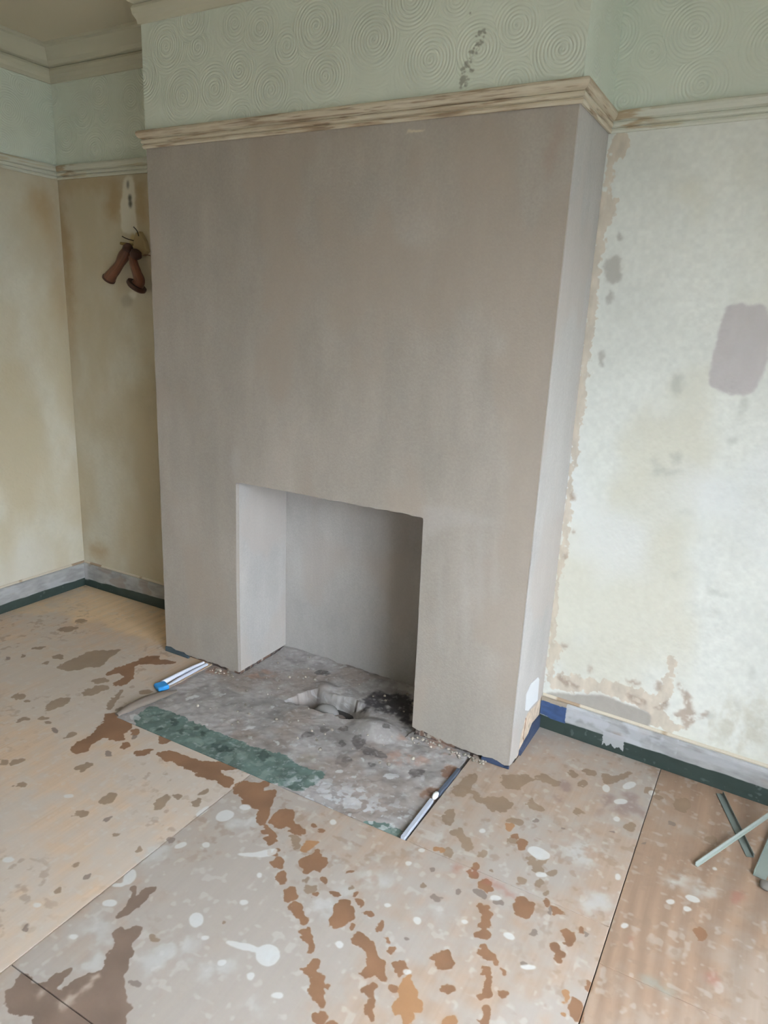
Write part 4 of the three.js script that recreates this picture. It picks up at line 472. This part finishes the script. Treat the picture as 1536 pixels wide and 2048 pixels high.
// ---------------------------------------------------------------- mouldings and skirting
{
  const rail = [[0, 2.094], [0.007, 2.094], [0.0105, 2.1], [0.009, 2.106], [0.005, 2.1085], [0.0115, 2.111], [0.013, 2.117], [0.012, 2.122], [0.008, 2.1245], [0.019, 2.129], [0.025, 2.137], [0.027, 2.145], [0.0245, 2.1515], [0.018, 2.155], [0.007, 2.158], [0, 2.158]];
  const cor = [[0, 2.51], [0.008, 2.51], [0.012, 2.526], [0.021, 2.54], [0.024, 2.558], [0.02, 2.569], [0.012, 2.572], [0.03, 2.578], [0.045, 2.59], [0.062, 2.609], [0.075, 2.622], [0.082, 2.63], [0.1, 2.633], [0.1, 2.6449], [0, 2.6449]];
  const zr = (x) => -0.346 + 0.0617 * (x - W), nr = [-0.0616, 0.9981], xt = W + 0.0149, L = ROOM.left;
  const runs = [
    [[L, ROOM.front - 0.01], [L, -0.35], [1, 0], 0, -1, paintedRail, paintedRailTex],
    [[L, -0.35], [0, -0.35], [0, 1], -1, -1, paintedRail, paintedRailTex],
    [[0, -0.35], [0, 0], [-1, 0], -1, 1, railMat, railTex],
    [[0, 0], [xt, 0], [0, 1], 1, 1, railMat, railTex],
    [[xt, 0], [xt, -D], [1, 0], 1, -1, railMat, railTex],
    [[xt, zr(xt)], [ROOM.right, zr(ROOM.right)], nr, -1, 0, paintedRail, paintedRailTex],
  ];
  let n = 0;
  for (const [a, b, nn, m0, m1, mat, tex] of runs) asStructure(mesh(`trim_${++n}`, scale(moulding(a, b, nn, rail, m0, m1), tex), mat));
  for (const [a, b, nn, m0, m1] of runs) asStructure(mesh(`trim_${++n}`, moulding(a, b, nn, cor, m0, m1), corniceMat));

  // skirting: grey filler over the upper part, dark green paint below, blue at the corner by the breast
  const skirt = (name, a, b, nn, split, m0, m1, s, extra) => {
    const h = 0.128, len = Math.hypot(b[0] - a[0], b[1] - a[1]);
    const tex = paint(1024, 128, 0, 0, Math.max(len, 0.9), 0.2, (t, v) => {
      const wob = 0.004 * (fbm(t * 14, 1, s, 3) - 0.5) * 2, c = mul([158, 158, 158], 1 + 0.14 * (fbm(t * 20, v * 50, s + 3, 4) - 0.5) * 2);
      mix(c, [184, 186, 189], 0.55 * smooth(0.5, 0.66, fbm(t * 8, v * 30, s + 6, 3)));
      mix(c, [148, 132, 118], 0.5 * smooth(0.6, 0.7, fbm(t * 10 + 3, v * 14, s + 8, 3)));
      const g = mul([47, 61, 57], 0.9 + 0.25 * fbm(t * 20, v * 40, s + 10, 3)); mix(g, [120, 130, 126], 0.4 * smooth(0.76, 0.84, fbm(t * 60, v * 60, s + 12, 2)));
      mix(c, g, smooth(0.0015, -0.0015, v - split(t) - wob));
      if (extra) extra(c, t, v);
      return c;
    }, THREE.ClampToEdgeWrapping);
    const prof = [[0.0, 0.0005], [0.018, 0.0005], [0.018, h - 0.012], [0.0165, h - 0.006], [0.012, h - 0.001], [0.006, h], [0.0, h]];
    const g = moulding(a, b, nn, prof, m0, m1), p = g.attributes.position, uv = g.attributes.uv;
    for (let k = 0; k < p.count; k++) uv.setXY(k, uv.getX(k) / Math.max(len, 0.9), p.getY(k) / 0.2);
    asStructure(mesh(name, g, std({ map: tex, roughness: 0.6 })));
    const lip = [[0.0, h + 0.0005], [0.007, h + 0.0005], [0.008, h + 0.005], [0.004, h + 0.01], [0, h + 0.011]]; return moulding(a, b, nn, lip, m0, m1);
  };
  const lipTex = paint(512, 16, 0, 0, 1.2, 0.03, (t, v) => { const c = [206, 196, 178]; return mix(c, [150, 124, 98], 0.7 * smooth(0.5, 0.6, fbm(t * 9, v * 60, 251, 3))); });
  const lipMat = std({ map: lipTex, roughness: 0.8 });
  asStructure(mesh(`trim_${++n}`, skirt('baseboard_left', [L, ROOM.front - 0.01], [L, -0.35], [1, 0], () => 0.046, 0, -1, 261), lipMat));
  asStructure(mesh(`trim_${++n}`, skirt('baseboard_back_left', [L, -0.35], [0, -0.35], [0, 1], (t) => 0.038 + 0.03 * t, -1, 0, 271, (c, t, v) => { mix(c, [192, 194, 198], 0.8 * smooth(0.06, 0.03, t) * smooth(0.03, 0.04, v)); }), lipMat));
  asStructure(mesh(`trim_${++n}`, skirt('baseboard_back_right', [W + 0.002, zr(W)], [ROOM.right, zr(ROOM.right)], nr, (t) => 0.055 + 0.008 * smooth(0.1, 0.8, t), 0, 0, 281, (c, t, v) => {
    const q = 0.003 * (fbm(t * 90, v * 90, 285, 3) - 0.5) * 2;
    if (t < 0.1 + q && v > 0.06 - 0.02 * smooth(0, 0.09, t) + q) mix(c, v > 0.115 + q ? [150, 138, 124] : mul([56, 80, 122], 0.9 + 0.2 * fbm(t * 50, v * 90, 287, 2)), 1);
    if (t < 0.1 + q && v < 0.05) mix(c, [49, 63, 58], 1);
    if (t > 0.245 + q && t < 0.322 + q && v > 0.012 + 0.02 * noise(t * 130, 1, 3) && v < 0.075) mix(c, [176, 177, 180], 0.95);
    if (t > 0.1 && t < 0.5 && v > 0.06) mix(c, [190, 193, 198], 0.6 * smooth(0.35, 0.55, fbm(t * 25, v * 30, 288, 3)));
  }), lipMat));
}

// ---------------------------------------------------------------- hearth
const HX0 = 0.262, HX1 = 1.496, HZ0 = -0.335, HZ1 = 0.504;
const hearthY = (x, z) => {
  let y = -0.003 + 0.006 * (fbm(x * 9, z * 9, 301, 3) - 0.5) + 0.006 * (fbm(x * 40, z * 40, 305, 3) - 0.5);
  // the hole left by the old grate: sharp at the left and front, ragged at the back, silted up with ash to the right
  const xl = 0.712 + 0.3 * (0.055 - z) + 0.02 * (fbm(z * 50, 2, 4, 3) - 0.5), zf = 0.056 - 0.1 * (x - 0.708) + 0.03 * (fbm(x * 40, 7, 4, 3) - 0.5), zb = -0.1 - 0.06 * (x - 0.75) + 0.05 * (fbm(x * 30, 5, 4, 3) - 0.5);
  const pit = smooth(0, 0.014, x - xl) * smooth(0, 0.009, zf - z) * smooth(0, 0.016 + 0.02 * noise(x * 30, 9, 6), z - zb) * smooth(1.07, 0.93, x - 0.5 * (z + 0.03));
  y -= pit * (0.082 + 0.02 * (fbm(x * 25, z * 25, 309, 3) - 0.5));
  y += 0.012 * smooth(0.05, 0.0, Math.hypot((x - 0.79) * 0.7, z + 0.13)) ; // a ridge of mortar behind the pit
  y += 0.03 * smooth(0.09, 0.0, Math.hypot((x - 1.12) * 0.6, (z - 0.03))) * smooth(0.98, 1.06, x); // ash banked up by the right jamb
  y += 0.02 * smooth(-0.25, -0.34, z) * fbm(x * 14, z * 14, 311, 3);
  if (z < 0.02 && x > 1.25) y += 0.012 * fbm(x * 30, z * 30, 313, 3) * smooth(0.05, 0.0, z);
  return y;
};
{
  const hm = masksOf(MARKS.hearth, 0.2, -0.4, 1.4, 1.0, 1120, 800, 2, { soot: 10, dark: 4, pink: 6, green: 2, olive: 6 });
  const tex = paint(1050, 750, 0.2, -0.4, 1.4, 1.0, (x, z) => {
    const c = mul([158, 153, 151], 0.92 + 0.16 * fbm(x * 8, z * 8, 321, 4) + 0.14 * (fbm(x * 60, z * 60, 325, 3) - 0.5));
    mix(c, [132, 114, 103], 0.4 * smooth(0.52, 0.68, fbm(x * 6 + 2, z * 6, 327, 3)));
    const wx = x + 0.012 * (fbm(x * 60, z * 60, 331, 3) - 0.5) * 2, wz = z + 0.012 * (fbm(x * 60, z * 60, 335, 3) - 0.5) * 2;
    mix(c, [110, 106, 104], 0.4 * smooth(0.52, 0.68, fbm(x * 12, z * 12, 337, 3)));
    mix(c, [168, 130, 112], 0.55 * hm.pink(wx, wz) * smooth(0.3, 0.6, fbm(x * 30, z * 30, 339, 3)));
    mix(c, [122, 94, 78], 0.75 * hm.brownstain(wx, wz)); mix(c, [136, 126, 112], 0.5 * hm.olive(wx, wz));
    const gn = fbm(x * 26, z * 26, 341, 4), gr = mul([84, 104, 98], 0.85 + 0.35 * gn); mix(gr, [124, 140, 132], 0.6 * smooth(0.55, 0.68, fbm(x * 40, z * 40, 343, 3)));
    mix(gr, [52, 70, 64], 0.8 * hm.greendark(wx, wz)); mix(gr, [120, 140, 134], 0.55 * hm.greenlight(wx, wz)); mix(c, gr, 0.94 * smooth(0.3, 0.65, Math.max(hm.green(wx, wz), hm.green(wx, wz - 0.022)) + 0.5 * (gn - 0.5)));
    const dk = fbm(x * 60, z * 60, 345, 3); mix(c, [88, 82, 81], 0.75 * smooth(0.2, 0.85, hm.dark(wx, wz)) * clamp(0.5 + dk * 0.9)); mix(c, [110, 102, 98], 0.5 * hm.ring(wx, wz));
    const soot = hm.soot(x + 2.2 * (wx - x), z + 2.2 * (wz - z)); mix(c, [52, 49, 52], 0.85 * soot * smooth(0.2, 0.5, fbm(x * 24, z * 24, 347, 3)));
    mix(c, [196, 197, 199], 0.6 * smooth(0.25, 0.8, hm.white(wx, wz))); mix(c, [190, 190, 192], 0.35 * smooth(0.62, 0.8, fbm(x * 70, z * 70, 351, 3)));
    mix(c, [186, 188, 192], 0.7 * smooth(0.54, 0.64, fbm(x * 45, z * 45, 355, 3)) * smooth(0.3, 0.45, z) * smooth(0.95, 1.15, x));
    return c;
  });
  const slabOf = (x0, x1, z0, z1, nx, nz) => {
    const pos = [], uv = [], idx = [];
    for (let j = 0; j <= nz; j++) for (let i = 0; i <= nx; i++) { const x = x0 + (x1 - x0) * i / nx, z = z0 + (z1 - z0) * j / nz; const y = hearthY(x, z), s = Math.min(0, y + 0.02) * 0.9; pos.push(x, y, z); uv.push((x - 0.2 + s) / 1.4, (z + 0.4 - s) / 1.0); } // steep sides of the hole get their own stretch of the texture
    for (let j = 0; j < nz; j++) for (let i = 0; i < nx; i++) { const q = j * (nx + 1) + i; idx.push(q, q + nx + 1, q + 1, q + 1, q + nx + 1, q + nx + 2); }
    const rim = []; for (let i = 0; i <= nx; i++) rim.push(i); for (let j = 1; j <= nz; j++) rim.push(j * (nx + 1) + nx); for (let i = nx - 1; i >= 0; i--) rim.push(nz * (nx + 1) + i); for (let j = nz - 1; j > 0; j--) rim.push(j * (nx + 1));
    const b0 = pos.length / 3; for (const q of rim) { pos.push(pos[3 * q], pos[3 * q + 1], pos[3 * q + 2], pos[3 * q], -0.149, pos[3 * q + 2]); uv.push(uv[2 * q], uv[2 * q + 1], uv[2 * q], uv[2 * q + 1]); }
    for (let k = 0; k < rim.length; k++) { const a = b0 + 2 * k, b = b0 + 2 * ((k + 1) % rim.length); idx.push(a, b, a + 1, b, b + 1, a + 1); }
    const bq = pos.length / 3; for (const [x, z] of [[x0, z0], [x1, z0], [x1, z1], [x0, z1]]) { pos.push(x, -0.149, z); uv.push(0, 0); } idx.push(bq, bq + 1, bq + 2, bq, bq + 2, bq + 3);
    const g = new THREE.BufferGeometry(); g.setAttribute('position', new THREE.Float32BufferAttribute(pos, 3)); g.setAttribute('uv', new THREE.Float32BufferAttribute(uv, 2)); g.setIndex(idx); g.computeVertexNormals(); return g;
  };
  const h = thing('hearth', 'worn grey concrete hearth with remnants of green paint and a hole at the back', 'hearth');
  const hmat = std({ map: tex, roughness: 0.85 });
  mesh('front_slab', slabOf(HX0, HX1, 0.075, HZ1, 260, 90), hmat, h);
  mesh('back_slab', slabOf(OX0 - 0.002, OX1 + 0.006, HZ0, 0.075, 240, 130), hmat, h);
  for (const [x0, x1] of [[HX0, OX0 - 0.002], [OX1 + 0.006, HX1]]) mesh('cheek_slab', slabOf(x0, x1, -0.014, 0.075, 60, 24), hmat, h);
  const ash = rock(0.1, 415, 0.35); ash.scale(1.1, 1, 0.6); ash.translate(0.912, -0.076, -0.03); mesh('pit_mound', ash, std({ color: '#3d3a3a', roughness: 1 }), h).userData.label = 'dark mound at the bottom of the hole';  // near-black mound covering the bottom of the hole
  const fil = taperTube([[0.256, 0.004, 0.5], [0.262, 0.008, 0.45], [0.272, 0.009, 0.38], [0.29, 0.006, 0.3], [0.305, 0.0, 0.24]], [0.012, 0.022, 0.026, 0.02, 0.008], 30, 14, 0.55);
  mesh('mortar_fillet', fil, std({ color: '#7d7268', roughness: 0.9 }), h).userData.label = 'rounded mortar edge';
}
// lump in the pit, crumbs along the broken plaster
{
  const m = mesh('rubble_lump', rock(0.042, 401), std({ color: '#8d8a88', roughness: 1 })); m.position.set(0.868, -0.042, -0.022); m.scale.set(1.15, 1, 0.8);
  tag(m, 'rounded grey lump of rubble lying inside the hearth hole', 'rubble');
  const m2 = mesh('rubble_lump', rock(0.03, 405), std({ color: '#7a706a', roughness: 1 })); m2.position.set(0.94, -0.046, 0.0);
  tag(m2, 'small brownish chip of rubble at the right end of the hearth hole', 'rubble');
  const crumbs = new THREE.InstancedMesh(rock(0.006, 409), std({ color: '#b9b2a8', roughness: 1 }), 150), M = new THREE.Matrix4(), q = new THREE.Quaternion(), col = new THREE.Color();
  for (let k = 0; k < 150; k++) {
    let x, z; if (k < 60) { x = 1.27 + 0.3 * rnd(); z = 0.004 + 0.03 * rnd() * rnd(); } else if (k < 85) { x = 0.28 + 0.14 * rnd(); z = 0.004 + 0.03 * rnd(); } else { x = 0.45 + 0.9 * rnd(); z = -0.31 + 0.62 * rnd(); }
    const inH = x < HX1, s = 0.35 + 0.8 * rnd(); q.setFromEuler(new THREE.Euler(6 * rnd(), 6 * rnd(), 0));
    M.compose(new THREE.Vector3(x, (inH ? hearthY(x, z) : 0) + 0.002 * s, z), q, new THREE.Vector3(s, s, s)); crumbs.setMatrixAt(k, M);
    const t = 0.45 + 0.55 * rnd(); crumbs.setColorAt(k, col.setRGB(t, t * 0.97, t * 0.94));
  }
  crumbs.name = 'plaster_crumbs'; crumbs.castShadow = crumbs.receiveShadow = true; crumbs.userData = { kind: 'stuff', label: 'loose plaster crumbs scattered over the hearth', category: 'rubble' }; scene.add(crumbs);
}
{ // edging along the right side of the hearth, in two lengths
  const metal = std({ color: '#b9bfcb', roughness: 0.45, metalness: 0.15 }), dark = std({ color: '#4c5563', roughness: 0.6 });
  const bar = (a, b, w, h, mat) => { const g = new RoundedBoxGeometry(w, h, Math.hypot(b[0] - a[0], b[1] - a[1]), 2, 0.001); g.rotateY(Math.atan2(b[0] - a[0], b[1] - a[1])); g.translate((a[0] + b[0]) / 2, h / 2 - 0.006, (a[1] + b[1]) / 2); return g; };
  tag(mesh('edging_strip', bar([1.497, 0.508], [1.494, 0.3], 0.013, 0.014), metal), 'pale metal edging strip along the right edge of the hearth', 'edging');
  tag(mesh('edging_strip', bar([1.499, 0.262], [1.502, 0.1], 0.012, 0.013), dark), 'dark blue-grey edging strip continuing towards the chimney breast', 'edging');
  const m = mesh('plaster_lump', rock(0.017, 411, 0.8), std({ color: '#d2d2d0', roughness: 0.9 })); m.position.set(1.494, 0.005, 0.275); m.scale.set(0.55, 0.8, 1);
  tag(m, 'small white lump between the two hearth edging strips', 'rubble');
}
{ // split plastic tube with a blue end beside the hearth
  const t = thing('plastic_strip', 'white split plastic strip with a blue end beside the hearth', 'strip');
  const white = std({ color: '#dfe3ee', roughness: 0.5 }), lav = std({ color: '#c9cede', roughness: 0.5 });
  mesh('upper_edge', taperTube([[0.226, 0.013, 0.24], [0.228, 0.013, 0.16], [0.232, 0.013, 0.08], [0.24, 0.012, 0.012]], [0.012, 0.0105, 0.009, 0.008], 24, 10, 0.8), white, t);
  mesh('lower_edge', taperTube([[0.255, 0.009, 0.245], [0.254, 0.009, 0.16], [0.254, 0.009, 0.08], [0.258, 0.01, 0.012]], [0.0055, 0.009, 0.01, 0.008], 24, 10, 0.7), lav, t);
  const web = slab([[0.226, -0.15], [0.254, -0.14], [0.258, -0.012], [0.24, -0.012]], 0.004, 0.001); web.rotateX(-Math.PI / 2); web.translate(0, 0.006, 0); mesh('web', web, lav, t);
  const tip = rbox(-0.026, 0.026, 0, 0.02, -0.024, 0.024, 0.007); tip.rotateY(-0.35); tip.translate(0.244, 0.002, 0.262); mesh('end_cap', tip, std({ color: '#2f8fd6', roughness: 0.45 }), t).userData.label = 'bright blue end';
}
// ---------------------------------------------------------------- light fitting on the alcove wall
{
  const f = thing('wall_fitting', 'brown two-armed wooden fitting hanging on the alcove wall', 'fitting');
  const woodTex = paint(128, 128, 0, 0, 1, 1, (x, y) => mul([112, 70, 48], 0.8 + 0.4 * fbm(x * 4, y * 22, 421, 3))), wood = std({ map: woodTex, roughness: 0.45 }), darkWood = std({ color: '#4a2c1e', roughness: 0.5 });
  const z = -0.3;
  const armL = mesh('arm', taperTube([[-0.472, 1.776, z - 0.015], [-0.492, 1.735, z], [-0.528, 1.69, z + 0.005], [-0.565, 1.655, z + 0.01], [-0.585, 1.634, z + 0.012]], [0.02, 0.026, 0.021, 0.024, 0.029], 36, 20), wood, f);
  mesh('rim', taperTube([[-0.582, 1.638, z + 0.012], [-0.588, 1.631, z + 0.012]], [0.031, 0.031], 4, 20), darkWood, armL);
  const armR = mesh('arm', taperTube([[-0.44, 1.735, z - 0.005], [-0.424, 1.703, z + 0.003], [-0.4, 1.66, z + 0.008], [-0.385, 1.626, z + 0.01], [-0.4, 1.606, z + 0.014]], [0.018, 0.02, 0.021, 0.024, 0.028], 36, 20), wood, f);
  mesh('rim', taperTube([[-0.396, 1.612, z + 0.013], [-0.408, 1.595, z + 0.016]], [0.046, 0.047, 0.047, 0.04], 8, 28), darkWood, armR);
  mesh('joint', rock(0.026, 431, 1), darkWood, f).position.set(-0.418, 1.742, z - 0.005);
  mesh('joint', rock(0.024, 433, 1), darkWood, f).position.set(-0.475, 1.768, z - 0.01);
  const plate = slab([[-0.437, 1.842], [-0.463, 1.79], [-0.455, 1.752], [-0.4, 1.74], [-0.372, 1.76], [-0.385, 1.805], [-0.415, 1.846]], 0.03, 0.006); plate.translate(0, 0, -0.35);
  mesh('mounting_block', plate, std({ color: '#a5906a', roughness: 0.9 }), f).userData.label = 'rough tan mounting block';
  const wire = std({ color: '#3a2c22', roughness: 0.6 });
  const w = (pts) => mesh('wire', taperTube(pts, [0.0022, 0.0022], 20, 6), wire, f);
  w([[-0.496, 1.823, z], [-0.48, 1.814, z - 0.01], [-0.45, 1.806, -0.325]]); w([[-0.43, 1.864, -0.31], [-0.42, 1.848, -0.32], [-0.415, 1.825, -0.325]]);
  const tan = std({ color: '#8c7746', roughness: 0.8 });
  mesh('wire', taperTube([[-0.508, 1.793, z], [-0.49, 1.79, z - 0.005], [-0.455, 1.788, -0.33]], [0.006, 0.007, 0.005], 20, 8), tan, f);
  mesh('wire', taperTube([[-0.4, 1.745, -0.33], [-0.363, 1.74, -0.345], [-0.335, 1.695, -0.345], [-0.325, 1.65, -0.345]], [0.002, 0.002], 24, 6), std({ color: '#7a5238', roughness: 0.6 }), f);
}
// ---------------------------------------------------------------- plaster beads and offcuts lying by the right wall
{
  const zinc = (c) => std({ color: c, roughness: 0.5, metalness: 0.25 });
  const bead = (name, a, b, w, h, t, mat, label, y0 = 0, y1 = 0) => { // an L or U section lying on the floor
    const L = Math.hypot(b[0] - a[0], y1 - y0, b[1] - a[1]);
    const o = thing(name, label, 'strip', 'metal strips on the floor by the right-hand wall');
    const wing = rbox(-w / 2, w / 2, 0, t, -L / 2, L / 2, 0.0006), lip = rbox(w / 2 - t, w / 2, t, h, -L / 2, L / 2, 0.0006);
    mesh('flange', wing, mat, o); mesh('web', lip, mat, o);
    o.position.set((a[0] + b[0]) / 2, (y0 + y1) / 2, (a[1] + b[1]) / 2); o.lookAt(b[0] + (b[0] - a[0]), y1 + (y1 - y0), b[1] + (b[1] - a[1])); return o;
  };
  bead('metal_strip', [2.304, -0.26], [2.412, 0.02], 0.022, 0.012, 0.002, zinc('#77807c'), 'grey-green metal strip lying flat, running out from the skirting');
  const s2 = bead('metal_strip', [2.277, 0.15], [2.455, -0.19], 0.009, 0.013, 0.0025, zinc('#aeb6b1'), 'pale thin metal strip lying across the grey-green one', 0.001, 0.0245);
  const s3 = bead('metal_strip', [2.44, 0.1], [2.482, -0.15], 0.034, 0.013, 0.003, zinc('#8f9892'), 'wider pale grey metal channel beside the crossed strips');
  const m = mesh('plaster_lump', rock(0.02, 441, 0.5), std({ color: '#77726c', roughness: 1 })); m.position.set(2.46, 0.006, 0.13);
  tag(m, 'dark grey lump on the floor beside the wide metal channel', 'rubble');
}
renderer.render(scene, camera);
